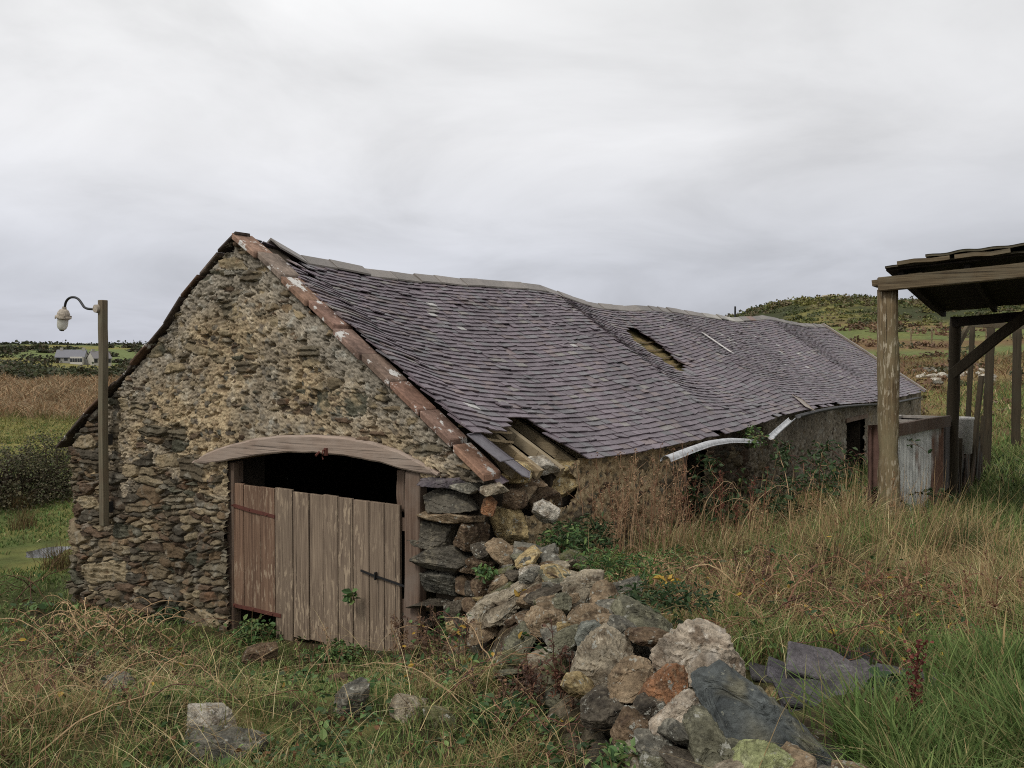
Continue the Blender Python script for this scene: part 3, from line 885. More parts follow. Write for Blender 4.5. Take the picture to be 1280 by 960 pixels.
# ---------------------------------------------------------------- stones
import bmesh
def ico(sub):
    bm = bmesh.new(); bmesh.ops.create_icosphere(bm, subdivisions=sub, radius=1.0)
    V = np.array([v.co[:] for v in bm.verts]); F = np.array([[v.index for v in f.verts] for f in bm.faces]); bm.free()
    return V / np.linalg.norm(V, axis=1)[:, None], F
ICO = {k: ico(k) for k in (3, 4, 5)}
def rock_shape(half, seed, sub=4, flat=.5, rough=1.0, nplane=14):
    """a broken stone: random planes cut a ball, corners a little worn, layered along its bed"""
    g = np.random.default_rng(seed)
    D, F = ICO[sub]
    nn = g.normal(size=(nplane, 3)); nn /= np.linalg.norm(nn, axis=1)[:, None]
    nn = np.vstack([nn, [[0,0,1],[0,0,-1],[1,0,.1],[-1,.1,0],[0,1,0],[0,-1,.1]]])
    nn[-6:] += g.normal(size=(6, 3)) * .30; nn /= np.linalg.norm(nn, axis=1)[:, None]
    hh = g.uniform(.72, 1.0, len(nn)); hh[-6:] = g.uniform(.66, .92, 6)
    q = D @ nn.T
    inv = np.maximum(q / hh, 1e-3)
    r = 1.0 / (np.sum(inv ** 44, axis=1) ** (1 / 44.0))
    P = D * r[:, None]
    m = np.max(np.abs(P), axis=0); P = P / m * np.asarray(half)
    sc = float(np.mean(half))
    Q = P / sc
    # ledges of the bedding and chipped faces
    bed = np.array([.12, .1, 1.0]); bed /= np.linalg.norm(bed)
    lay = Q @ bed * 5.5 + fbm(Q * 1.3 + seed, 2) * .8
    saw = np.modf(np.abs(lay))[0]
    n = D
    d = fbm(Q * 1.6 + seed * .7, 4) * .06 * rough + fbm(Q * 5 + seed, 3) * .035 * rough + (saw - .5) * .05 * flat + fbm(Q * 14 + seed, 3) * .016 * rough - .055 * rough * np.exp(-(fbm(Q * 1.9 + seed * 2.3, 3) / .035) ** 2)
    ridged = 1 - 2 * np.abs(fbm(Q * 2.6 + seed * 1.9, 3)); d += (ridged - .7) * .05 * rough
    P = P + n * (d * sc)[:, None]
    return P, F, Q
PAL = {
 'beige': ((152,140,118),(108,95,77),(178,167,146)), 'tan': ((138,118,92),(100,84,65),(162,146,120)), 'pink': ((170,156,136),(124,108,90),(198,188,172)),
 'orange': ((144,102,70),(108,80,58),(140,118,92)), 'slate': ((80,84,82),(104,101,84),(62,66,66)), 'grey': ((112,108,96),(86,84,76),(140,134,118)),
 'green': ((116,113,92),(92,90,76),(138,134,110)), 'lichen': ((152,156,106),(118,118,84),(174,176,132)), 'white': ((178,170,154),(134,122,104),(200,194,182)),
 'dark': ((88,80,68),(66,60,52),(112,104,88)), 'brown': ((104,86,66),(82,66,52),(128,110,88)), 'blue': ((110,112,102),(90,90,82),(136,134,120)), 'ochre': ((172,150,104),(124,106,74),(192,178,138)),
 'purple': ((94,86,88),(76,70,74),(112,106,104)), 'bluedark': ((92,86,74),(70,66,58),(120,112,94)), 'moss': ((92,92,60),(104,100,80),(120,112,84))}
def rock_col(Q, pal, seed):
    a, b, c = (lin(x) for x in PAL[pal])
    k1 = fbm(Q * 1.4 + seed * .31, 4)[:, None]; k2 = fbm(Q * 3.3 + seed * .77 + 9, 4)[:, None]
    col = a + (b - a) * sstep(-.05, .3, k1); col = col + (c - col) * sstep(.12, .4, k2)
    lay = Q @ np.array([.2, .22, .95]) * 6 + fbm(Q * 1.3 + seed, 2) * 1.2; col = 1.1 * col * (1 + .22 * pn(np.stack([lay, lay * 0, lay * 0 + seed], 1)))[:, None]
    return col
def place_rock(name, c, half, rot, seed, pal, mat=None, parent=None, tilt=0.0, yaw=0.0, sub=5, flat=.5, rough=1.0, np_=14):
    P, F, Q = rock_shape(half, seed, sub, flat, rough, np_)
    Rm = Matrix.Rotation(R(-rot) * -1, 3, 'Y').transposed()   # counter-clockwise in the picture
    Rm = Matrix.Rotation(R(yaw), 3, 'Z') @ Rm @ Matrix.Rotation(R(tilt), 3, 'X')
    P = P @ np.array(Rm).T
    V = P + np.asarray(c)
    m = mat or ('rockslate' if pal in ('slate', 'bluedark', 'purple', 'blue') else 'rock')
    return obj(name, V, F, M[m], parent, rock_col(Q, pal, seed), False, None if parent is not None else np.asarray(c, float))

# the built corner of the gable right of the door: part of the barn
QS = [ # cx, cy, w, h, rot, pal
 (565,600,78,19,2,'purple'), (562,623,76,31,-1,'bluedark'), (564,645,82,16,-2,'tan'), (547,668,58,36,2,'bluedark'), (592,670,38,36,-3,'brown'),
 (561,697,74,31,1,'bluedark'), (555,727,64,30,-4,'grey'), (600,735,30,34,6,'brown'), (548,752,50,26,0,'dark'), (588,760,46,26,3,'brown'), (528,775,40,26,0,'dark'),
 (596,704,30,24,-10,'brown'), (590,608,26,14,0,'grey')]
for i, (cx, cy, w, h, rot, pal) in enumerate(QS):
    p = hit(cx, cy, C0 + UL * .12, UL); k = p[1] / FPX
    place_rock('corner_stone', p, (w * k * .63, .24, h * k * .585), rot, 100 + i, pal, parent=BARN, yaw=math.degrees(A1) * -1 + 0, rough=.55, flat=.9, np_=6)
# rubble wall head under the hole in the slates
WH = [(638,590,50,22,-8,'ochre'),(668,583,46,22,-4,'white'),(700,588,44,24,-6,'ochre'),(650,604,40,20,0,'brown'),(690,606,50,26,0,'ochre'),(722,592,34,20,0,'ochre'),(672,622,46,26,0,'brown'),(730,610,36,20,0,'brown'),
      (640,622,40,24,0,'tan'),(712,626,30,24,0,'dark'),(745,600,34,22,0,'tan')]
for i, (cx, cy, w, h, rot, pal) in enumerate(WH):
    p = hit(cx, cy, C0 + UG * .2, UG); k = p[1] / FPX
    place_rock('wall_head_stone', p, (w * k * .62, .28, h * k * .62), rot, 150 + i, pal, parent=BARN, yaw=-60, rough=.8)
# loose slabs of slate slid over the foot of the verge
def plate(name, c, X, Y, poly, th, mat, col, parent=None, origin=None):
    """thin broken slab: polygon in the X,Y frame, rough edge"""
    X = np.asarray(X, float) / np.linalg.norm(X); Y = np.asarray(Y, float); Y = Y - X * (X @ Y); Y /= np.linalg.norm(Y); Zn = np.cross(X, Y)
    pts = []
    n = len(poly)
    for i in range(n):
        a = np.array(poly[i], float); b = np.array(poly[(i + 1) % n], float)
        for f in (0, .33, .66): pts.append(a + (b - a) * f + (rng.normal(size=2) * .012 * np.linalg.norm(b - a) if f else 0))
    pts = np.array(pts); m = len(pts); cen = pts.mean(0)
    rings = []
    for sc, z in ((.96, -.5), (1.0, -.3), (1.01, .25), (.975, .5), (.6, .52), (.0, .53)):
        q = cen + (pts - cen) * sc; zz = np.full(m, z * th) + (pn(np.stack([q[:, 0] * 9, q[:, 1] * 9, np.full(m, z * 3)], 1)) * th * .25)
        rings.append(c + q[:, :1] * X + q[:, 1:] * Y + zz[:, None] * Zn)
    V = np.vstack(rings); F = []
    for r in range(len(rings) - 1):
        for k in range(m): F.append([r * m + k, r * m + (k + 1) % m, (r + 1) * m + (k + 1) % m, (r + 1) * m + k])
    cc = np.tile(np.asarray(col), (len(V), 1)) * (1 + .3 * fbm((V - c) * 6 + rng.uniform(0, 50), 3))[:, None]
    return obj(name, V, [np.array(F), np.array([list(range(m))[::-1]])] if False else np.array(F), M[mat], parent, cc, False, origin)
yd = RF(np.array([.6, .6]), np.array([.7, 1.0])); yd = yd[1] - yd[0]
for (px, py, poly, col, yw) in ((640,580,[(-.10,-.36),(.07,-.38),(.10,.16),(-.02,.22),(-.09,.18)],lin((106,101,106)),.1), (618,596,[(-.09,-.12),(.09,-.12),(.1,.1),(-.07,.12)],lin((112,96,100)),0),
                            (612,560,[(-.1,-.2),(.1,-.2),(.12,.2),(-.1,.2)],lin((98,93,98)),.05)):
    p = hit(px, py, C0 + UG * .03, UG); p = p + ZZ * .01
    plate('slipped_slate', p, UL + yw * UG, yd, poly, .014, 'slate', col, BARN)

# ---------------- the tumbled wall: every stone on its own -------------------
HL = 'stones of the tumbled dry wall'
ROCKS = [
 # cx, cy, w, h, rot, pal, depth half, label
 (957,897,222,74,-33,'slate',.20,'great dark blue-grey slate slab at the near end of the tumbled wall'),
 (884,926,124,56,-8,'green',.26,'grey-green slab lying under the great dark slate slab'),
 (972,948,110,42,-4,'lichen',.2,'pale yellow-green lichen-covered stone at the bottom edge beside the great slate slab'),
 (866,816,112,74,-6,'pink',.22,'large pinkish-white crusty boulder above the orange stone'),
 (828,866,82,44,34,'orange',.13,'rust-orange stone leaning against the great dark slab'),
 (848,898,86,36,27,'pink',.14,'pale pinkish oblong stone lying just below the rust-orange stone'),
 (755,826,92,88,10,'beige',.2,'big round beige boulder with a cracked flaky face'),
 (788,842,66,56,-8,'tan',.15,'ochre stone with a dark undercut tucked right of the big round beige boulder'),
 (806,777,98,40,-32,'green',.16,'long grey-green slab sloping down towards the pinkish-white boulder'),
 (789,788,58,50,-38,'grey',.15,'greyish upright stone wedged under the long grey-green slab'),
 (786,738,78,36,12,'grey',.2,'flat-topped grey slab highest at the middle of the tumbled wall'),
 (728,740,78,40,8,'beige',.18,'wide pale slab left of the flat-topped grey slab'),
 (731,771,56,30,2,'tan',.14,'tan rounded stone under the wide pale slab'),
 (738,793,48,36,18,'blue',.12,'small blue-green stone beside the tan rounded stone'),
 (652,757,92,44,24,'beige',.2,'long brownish-pink slab at the door end of the tumbled wall'),
 (657,797,66,40,20,'green',.16,'pale greenish stone on the left flank of the tumbled wall'),
 (692,722,58,34,10,'grey',.15,'grey stone with rusty blotches near the wall corner'),
 (718,703,58,32,-6,'moss',.16,'mossy rounded stone on top of the wall near the ferns'),
 (826,757,46,30,-14,'grey',.13,'little grey stone behind the long grey-green slab'),
 (850,777,46,24,-22,'orange',.12,'orange-brown sliver showing behind the pinkish-white boulder'),
 (684,779,56,42,12,'tan',.15,'squat tan stone right of the pale greenish stone'),
 (620,765,62,52,30,'tan',.18,'steep tan stone at the foot of the barn corner'),
 (632,694,62,36,-34,'tan',.15,'tan wedge sloping down to the right below the corner boulder'),
 (637,657,50,58,8,'ochre',.17,'big yellowish corner boulder standing below the roof hole'),
 (682,640,40,28,-28,'white',.12,'whitish stone beside the ferns under the eave'),
 (645,625,36,28,10,'brown',.13,'brown stone resting above the yellowish corner boulder'),
 (611,635,24,30,-25,'orange',.10,'small brick-red stone wedged in the barn corner'),
 (617,613,40,17,10,'beige',.14,'small flat beige stone topmost in the barn corner'),
 (662,717,32,18,14,'white',.08,'small whitish chip below the tan wedge'),
 (602,737,32,36,10,'brown',.12,'brown block below the barn corner'),
 (570,768,36,42,-10,'dark',.13,'dark block low beside the door post'),
 (710,806,46,40,14,'green',.14,'mossy grey stone left of the big round beige boulder'),
 (700,756,40,28,22,'green',.13,'thin greenish stone edge between the pale slab and the squat tan stone'),
 (790,912,52,46,-6,'brown',.16,'brown block in the lower face below the ochre stone'),
 (820,938,62,30,-6,'grey',.16,'flat grey stone low in the face left of the grey-green slab'),
 (790,958,62,36,6,'beige',.16,'beige stone at the bottom edge left of the flat grey stone'),
 (845,958,56,30,0,'dark',.16,'dark stone at the bottom edge under the grey-green slab'),
 (752,893,56,44,8,'dark',.16,'dark stone under the big round beige boulder'),
 (812,890,44,36,0,'dark',.14,'dark stone behind the pale pinkish oblong stone'),
 (905,800,34,40,-30,'tan',.13,'tan stone at the far side of the pinkish-white boulder'),
 (760,768,46,34,-16,'grey',.14,'grey lump between the tan rounded stone and the long slab'),
 (672,742,46,22,24,'brown',.12,'brown stone behind the long brownish-pink slab'),
 (757,712,48,26,-8,'moss',.15,'moss-capped stone behind the flat-topped grey slab'),
 (700,845,50,44,6,'moss',.16,'moss-covered stone half buried in grass left of the big boulder'),
 (640,832,44,32,8,'moss',.14,'moss-covered stone low in the grass below the pale greenish stone'),
 (605,690,34,26,-8,'dark',.13,'dark stone beneath the tan wedge at the corner'),
 ]
def Z5(*p): return [(560 + x / 2.56, 660 + y / 2.56) for x, y in p]
def Z8(*p): return [(700 + x / 4.0, 720 + y / 4.0) for x, y in p]
HERO = {0: [(865,848),(872,830),(895,829),(930,852),(970,880),(1010,912),(1042,947),(1032,966),(990,950),(955,935),(925,930),(900,920),(886,905),(872,872)],
 1: [(860,917),(876,900),(893,903),(912,930),(952,932),(962,938),(930,962),(895,962),(868,958),(862,937)],
 2: [(918,962),(942,941),(970,936),(992,946),(1004,964),(970,985),(925,985)],
 3: Z8((455,385),(520,320),(640,250),(740,255),(850,300),(870,360),(930,440),(940,520),(820,480),(720,470),(570,500),(490,490),(455,430)),
 4: Z8((375,712),(400,600),(440,550),(560,470),(640,430),(655,480),(640,600),(560,650),(450,722)),
 5: Z8((440,745),(560,660),(680,590),(705,640),(740,690),(640,760),(560,805),(460,795)),
 6: Z8((50,475),(100,380),(160,320),(240,278),(300,305),(375,355),(385,405),(300,470),(245,510),(235,605),(150,605),(80,550)),
 7: Z8((232,625),(245,500),(290,460),(400,408),(465,450),(460,515),(420,535),(330,605)),
 8: Z8((252,175),(300,106),(340,115),(420,155),(510,205),(592,280),(540,315),(460,345),(410,285),(290,220)),
 9: Z8((236,265),(258,200),(330,225),(400,280),(452,370),(432,420),(385,380),(330,335),(250,300)),
 10: Z8((190,130),(215,78),(270,38),(400,6),(424,60),(375,125),(330,118),(260,155)),
 11: Z5((362,240),(368,172),(440,148),(505,150),(494,200),(460,245),(400,275)),
 12: Z8((36,215),(110,158),(180,150),(248,178),(242,245),(200,255),(120,268),(60,268)),
 13: Z8((70,305),(110,250),(180,232),(218,260),(200,315),(140,345),(88,350)),
 14: Z5((55,280),(110,230),(200,200),(300,140),(330,150),(240,235),(190,290),(100,305),(60,305)),
 15: Z5((178,375),(230,310),(285,288),(290,335),(255,385),(190,405)),
 16: Z5((225,160),(260,130),(300,125),(298,150),(250,185),(228,185)),
 17: Z5((335,95),(390,75),(425,85),(470,110),(470,135),(400,135),(345,125)),
 21: Z5((60,360),(75,290),(130,260),(190,265),(200,310),(120,350)),
}
def poly_rock(poly, dh, seed, pal, lean=.35, lab='', Y=None, yoff=0.0):
    """a stone with the outline seen in the photograph, its own thickness and broken faces"""
    q = np.array(poly, float); cx, cy = q.mean(0)
    if Y is None: Y = march(cx, min(cy + 10, 950))[1]
    Y += yoff; k = Y / FPX
    D, F = ICO[5]
    th = np.arctan2(D[:, 2], D[:, 0]); ca, sa = np.cos(th), np.sin(th)
    X = (q[:, 0] - cx) * k; Zp = (cy - q[:, 1]) * k
    rad = np.full(len(D), 1e-3)
    for i in range(len(q)):
        x1, z1, x2, z2 = X[i], Zp[i], X[(i + 1) % len(q)], Zp[(i + 1) % len(q)]
        ex, ez = x2 - x1, z2 - z1; den = ca * ez - sa * ex
        den = np.where(np.abs(den) < 1e-9, 1e-9, den)
        t_ = (x1 * ez - z1 * ex) / den; u_ = (x1 * sa - z1 * ca) / den
        m = (t_ > 0) & (u_ >= -1e-3) & (u_ <= 1 + 1e-3); rad = np.where(m, np.maximum(rad, t_), rad)
    c = np.sqrt(D[:, 0] ** 2 + D[:, 2] ** 2); sgn = np.sign(D[:, 1]); ay = np.abs(D[:, 1])
    g = np.random.default_rng(seed)
    P = np.stack([ca * rad * c ** .2, sgn * ay ** .55 * dh, sa * rad * c ** .2], 1)
    sc = float(np.sqrt(np.abs(np.dot(X, np.roll(Zp, -1)) - np.dot(Zp, np.roll(X, -1))) / 2) * .55)
    # two or three broken facets on the face towards us
    for j in range(8):
        nv = np.array([g.normal() * .7, -1.0 if j < 6 else 1.0, g.normal() * .7 + .3]); nv /= np.linalg.norm(nv); hgt = (P @ nv).max() * g.uniform(.56, .80)
        e = np.maximum(P @ nv - hgt, 0); P = P - nv * e[:, None] * .97
    P[:, 1] += lean * P[:, 2] + g.normal() * .15 * P[:, 0]
    Q = P / sc
    lay = Q @ np.array([.25, .3, .9]) * 5 + fbm(Q * 1.3 + seed, 2) * .8; saw = np.modf(np.abs(lay))[0]
    d = fbm(Q * 1.8 + seed * .7, 4) * .035 + fbm(Q * 5 + seed, 3) * .04 + (saw - .5) * .085 + fbm(Q * 14 + seed, 3) * .02 - .06 * np.exp(-(fbm(Q * 1.9 + seed * 2.3, 3) / .03) ** 2)
    P = P + D * (d * sc)[:, None]
    ctr = at(cx, cy, Y)
    m = 'rockslate' if pal in ('slate', 'bluedark', 'purple', 'blue') else 'rock'
    o = obj('stone', P + ctr, F, M[m], None, rock_col(Q, pal, seed), False, ctr)
    return tag(o, lab, 'stone', HL)
mb = MB()   # hearting: the small rubble under the big stones
def heap_core():
    n, m_ = 130, 46
    u = np.linspace(0, 1, n); w = np.linspace(-1, 1, m_)
    seg = np.cumsum(np.concatenate([[0], np.hypot(*np.diff(HEAP[:, :2], axis=0).T)])); seg /= seg[-1]
    cx, cy = np.interp(u, seg, HEAP[:, 0]), np.interp(u, seg, HEAP[:, 1])
    tx, ty = np.gradient(cx), np.gradient(cy); l = np.hypot(tx, ty); nx, ny = -ty / l, tx / l
    X = cx[:, None] + nx[:, None] * w[None] * .95; Y = cy[:, None] + ny[:, None] * w[None] * .95
    x, y = X.ravel(), Y.ravel(); z = surf(x, y) - .15
    e, h = vor(x / .16, y / .16, 4); z = z + .09 * sstep(0, .3, e) * (.3 + .7 * hr(h, 1))
    z += .03 * fbm(p2(x * 9, y * 9), 3)
    c = STONE[(hr(h, 2) * 9.99).astype(int)] * .65
    mo = sstep(-.1, .3, fbm(p2(x * 4, y * 4, 3), 3))[:, None]; c = c + (lin((72, 64, 44)) - c) * mo * .8
    i = np.arange(n * m_).reshape(n, m_)
    F = np.stack([i[:-1, :-1], i[1:, :-1], i[1:, 1:], i[:-1, 1:]], -1).reshape(-1, 4)
    o = obj('rubble', np.stack([x, y, z], 1), F, M['rock'], None, c, True, [.6, 5.4, .6])
    tag(o, 'small earthy rubble filling the core of the tumbled wall', 'rubble', kind='stuff')
heap_core()
YO = {0: 0.0, 1: .02, 2: -.12, 3: .12, 4: .0, 5: .0, 6: .05, 7: .0, 8: .12, 9: .12, 10: .2, 11: .1}
for i, (cx, cy, w, h, rot, pal, dh, lab) in enumerate(ROCKS):
    if i in HERO:
        poly_rock(HERO[i], dh * .85, 600 + i, pal, .45 if i in (0, 1, 8, 10, 11) else .3, lab, None, YO.get(i, .05)); continue
    p = march(cx, cy + h * .18)
    if cy < 660: p = hit(cx, cy, C0 + UL * .05 + UG * .1, UL) if cx < 632 else at(cx, cy, 8.1)
    elif cx < 640 and cy < 745: p = at(cx, cy, min(p[1], 7.45))
    k = p[1] / FPX
    q = at(cx, cy, p[1]) + np.array([0, dh * .25, 0])
    big = w > 100
    slab_ = i in (0, 1)
    o = place_rock('stone', q, (w * k * (.50 if not slab_ else .53), dh, h * k * (.50 if not slab_ else .50)), rot, 300 + i, pal, sub=5,
                   tilt=g_tilt if (g_tilt := {0: 12, 1: 10, 10: 8, 8: 14}.get(i, rng.uniform(-12, 14))) is not None else 0, yaw=rng.uniform(-18, 18), rough=.6 if slab_ else .95, flat=1.0 if slab_ else .6)
    tag(o, lab, 'stone', HL)
# the smaller angular stones packed among them, one by one
g = np.random.default_rng(77); cnt = 0
for i in range(900):
    u = g.random(); seg_ = int(u * 5 * .999); f = u * 5 - seg_; a, b = HEAP[seg_], HEAP[seg_ + 1]; q = a[:2] + (b[:2] - a[:2]) * f; d = b[:2] - a[:2]; nn = np.array([-d[1], d[0]]) / np.hypot(*d)
    w = g.normal() * .36 + .05 * (nn[0] < 0); x, y = q + nn * w * -1
    if y < 3.25 or y > 7.7 or abs(w) > .85: continue
    z = float(surf(np.array([x]), np.array([y]))[0]); hz_ = z - Hs(x, y)
    if hz_ < .06 or (y < 4.9 and cnt > 30): continue
    ppx, ppy = proj((x, y, z))
    if any(inpoly(ppx, ppy, H_) for H_ in HERO.values()) or ppx > 700 + (ppy - 690) * 1.35 - 15: continue
    s = g.uniform(.06, .125)
    o = place_rock('stone', (x, y, z + g.uniform(-.02, .05)), (s * 1.3, s * .95, s * g.uniform(.32, .6)), g.uniform(-38, 30), 900 + i, ['beige', 'tan', 'grey', 'green', 'brown', 'ochre', 'dark', 'moss', 'tan', 'grey'][i % 10], sub=4, yaw=g.uniform(0, 180), tilt=g.uniform(-25, 25))
    tag(o, 'smaller angular stone packed among the big ones of the tumbled wall', 'stone', 'small stones of the tumbled wall'); cnt += 1
    if cnt >= 88: break
# stones lying in the grass before the door
GR = [(262,908,52,44,20,'white',.12,'knobbly whitish stone standing up in the grass at lower left'),(274,934,96,34,-8,'grey',.16,'flat grey stone at the foot of the knobbly whitish one'),
      (440,882,44,36,-6,'grey',.13,'grey boulder half sunk in the grass below the door'),(322,826,44,24,0,'brown',.12,'brown stone in front of the door foot'),
      (146,868,58,30,4,'grey',.14,'dull grey stone in the straw at the far left'),(508,890,46,34,0,'beige',.13,'beige stone in dry grass between the door and the tumbled wall'),(425,858,30,18,0,'brown',.08,'small brown stone behind the half sunk grey boulder'),
      (548,905,38,30,0,'moss',.12,'mossy stone low in the brambles left of the tumbled wall')]
for i, (cx, cy, w, h, rot, pal, dh, lab) in enumerate(GR):
    p = march(cx, cy + h * .3, H); k = p[1] / FPX
    o = place_rock('stone', at(cx, cy - 5, p[1] + dh * .4), (w * k * .6, dh, h * k * .7), rot, 500 + i, pal, yaw=rng.uniform(-20, 20))
    tag(o, lab, 'stone', 'stones lying in the grass')
# ---------------- pile of old slates right of the wall ------------------------
SP = [(1022,842,[(-.2,-.13),(.24,-.12),(.27,.06),(.1,.16),(-.16,.12)],(112,106,108),.035,-16,'broad grey slate slab tilted on top of the discarded slates'),
      (1000,850,[(-.22,-.10),(.2,-.12),(.24,.1),(-.18,.1)],(98,94,98),.03,-22,'lower slate slab jutting out under the broad tilted one'),
      (1040,862,[(-.3,-.12),(.3,-.12),(.3,.14),(-.3,.12)],(84,80,82),.04,-6,'dark slate slab beneath the others at the centre of the pile'),
      (1098,846,[(-.26,-.12),(.24,-.14),(.28,.12),(-.24,.12)],(96,90,92),.03,4,'purplish slate slab right of the broad tilted one'),
      (1142,856,[(-.22,-.13),(.22,-.13),(.24,.13),(-.2,.13)],(92,86,90),.03,2,'rightmost slate slab of the pile by the reddish dock plant'),
      (985,806,[(-.3,-.14),(.3,-.12),(.3,.1),(-.26,.14)],(76,76,78),.03,-4,'dark slate slab at the back left of the pile under the brambles'),
      (1040,802,[(-.3,-.14),(.3,-.12),(.3,.1),(-.26,.14)],(84,82,84),.03,3,'thin slate slab at the back of the pile below the dry stems'),
      (1110,818,[(-.3,-.12),(.26,-.12),(.3,.1),(-.26,.12)],(80,76,78),.03,-3,'thin slate slab at the back right of the pile'),
      (1066,832,[(-.15,-.1),(.16,-.09),(.13,.1),(-.12,.1)],(104,98,100),.03,9,'small slate slab perched between the broad and the purplish ones'),
      (1128,838,[(-.16,-.1),(.15,-.1),(.17,.09),(-.12,.1)],(96,92,96),.028,-9,'small slate slab tipped against the purplish one'),
      (1168,850,[(-.12,-.1),(.15,-.08),(.12,.1),(-.14,.09)],(90,86,88),.028,12,'little slate slab half buried beyond the dock plant'),
      (968,838,[(-.14,-.09),(.15,-.1),(.12,.1),(-.15,.08)],(92,88,88),.03,-14,'little slate slab half buried left of the pile'),
      (1012,874,[(-.15,-.1),(.16,-.1),(.14,.1),(-.13,.1)],(82,78,80),.03,5,'front slate slab lying lowest in the grass')]
for i, (cx, cy, poly, col, th, rot, lab) in enumerate(SP):
    p = march(cx, cy + 8, H); p = at(cx, cy, p[1]) + ZZ * (.05 if i == 0 else .0 if i == 1 else -.04)
    X = np.array([math.cos(R(rot)), .12 * rng.normal(), math.sin(R(rot))]); Y = np.array([.1, .90, .44 if i == 0 else .30 if i == 1 else .20])
    o = plate('slate_slab', p, X, Y, poly, th * .7, 'rockslate', lin(col) * .82, None, p)
    tag(o, lab, 'slate slab', 'discarded slates in the grass')
SPP = march(1040, 870, H)
for i, (dx, dy, dz, s) in enumerate(((-.24,.16,-.10,.10),(.02,.24,-.10,.11),(.30,.20,-.12,.10),(.1,.40,-.10,.12))):
    o = place_rock('stone', SPP + np.array([dx, dy, dz + .03]), (s * 1.5, s, s * .75), 0, 560 + i, 'dark' if i else 'ochre', yaw=30 * i)
    tag(o, ['yellowish stone propping the left edge of the discarded slates','dark stone in the gap under the broad tilted slate','dark stone under the purplish slate slab','dark stone at the back under the thin slates'][i], 'stone', 'stones under the discarded slates')
# ---------------------------------------------------------------- lamp on its post
s1, z1 = gp(127.5, 375, .16); s2, z2 = gp(129.5, 657, .16)
LP = thing('lamp_post', 'squared wooden post fixed to the barn gable carrying a swan-neck yard lamp', 'lamp', GW(s2, z2, .16))
mb = MB(); a, b = GW(s2, z2, .15), GW(s1, z1, .15)
mb.bar(a, b, .078, .078, up=UL, seg=8, wob=.004); bevel(mb.build('post', M['lamp_post'], LP), .006)
mb = MB(); f = np.linspace(.02, .97, 30)[:, None]; mb.tube(a + (b - a) * f + UG * .047 + np.cumsum(rng.normal(size=(30, 3)) * .0012, 0), .006, 6); mb.build('cable', M['gutter'], LP, True)
for z in (z2 + .2, (z1 + z2) / 2 - .3):
    mb = MB(); p = GW((s1 + s2) / 2, z, .05); mb.bar(p, p - UL * .06, .03, .12); mb.build('wall_bracket', M['dark_iron'], LP)
def lpx(x, y): s, z = gp(x, y, .16); return GW(s, z, .16)
path = [(123,386.5),(116,386.5),(109,386),(105,384),(102,379),(98.5,374),(94,371.5),(88.5,371.5),(84.5,374),(82,378),(81,384)]
path = np.array([lpx(*p) for p in path]); u = np.linspace(0, 1, len(path)); uu = np.linspace(0, 1, 44)
path = np.stack([np.interp(uu, u, path[:, k]) for k in range(3)], 1)
for _ in range(3): path[1:-1] = (path[:-2] + path[1:-1] * 2 + path[2:]) / 4
mb = MB(); mb.tube(path, .014, 8); mb.build('swan_neck', M['dark_iron'], LP, True)
mb = MB(); p = lpx(125, 386); mb.tube([p - UG * .03, p + UG * .03], [.055, .05], 14); mb.tube([p, p - UL * .06], [.05, .045], 14); mb.build('junction_box', M['enamel'], LP)
def lathe(mb, c, prof, axis, n=20, col=(.5,.5,.5)):
    axis = axis / np.linalg.norm(axis); x = np.cross(axis, [0.3, 1, .1]); x /= np.linalg.norm(x); y = np.cross(axis, x)
    a = np.arange(n) / n * 2 * math.pi; V = []
    for r, z in prof: V.append(c + axis * z + r * (np.cos(a)[:, None] * x + np.sin(a)[:, None] * y))
    V = np.vstack(V); m = len(prof); i = np.arange(m - 1)[:, None] * n; k = np.arange(n)[None]
    mb.add(V, np.stack([i + k, i + (k + 1) % n, i + n + (k + 1) % n, i + n + k], -1).reshape(-1, 4), col=col)
top, bot = lpx(80.5, 384), lpx(77, 414); ax = bot - top; hh = np.linalg.norm(ax)
mb = MB(); lathe(mb, top, [(.0,-.005),(.022,-.005),(.026,.02),(.05,.035),(.068,.07),(.072,.105),(.086,.108),(.088,.126),(.072,.132),(.066,.14),(0.0,.138)], ax)
for k in range(4):
    q = top + ax / hh * .118 + (np.cos(k * 1.571 + .5) * UG + np.sin(k * 1.571 + .5) * UL) * .08; mb.tube([q - ax / hh * .018, q + ax / hh * .018], .009, 6)
lh = mb.build('lamp_housing', M['enamel'], LP)
m, t, b = nt('lamp_glass'); b.inputs['Base Color'].default_value = (.72, .70, .60, 1); b.inputs['Roughness'].default_value = .25; b.inputs['Transmission Weight'].default_value = .35
mb = MB(); lathe(mb, top, [(.058,.13),(.060,.18),(.057,.22),(.046,.25),(.026,.268),(0,.272)], ax); mb.build('glass_jar', m, LP, True)
mb = MB(); lathe(mb, top, [(.030,.256),(.024,.276),(0,.282)], ax); mb.build('glass_foot', M['dark_iron'], LP, True)

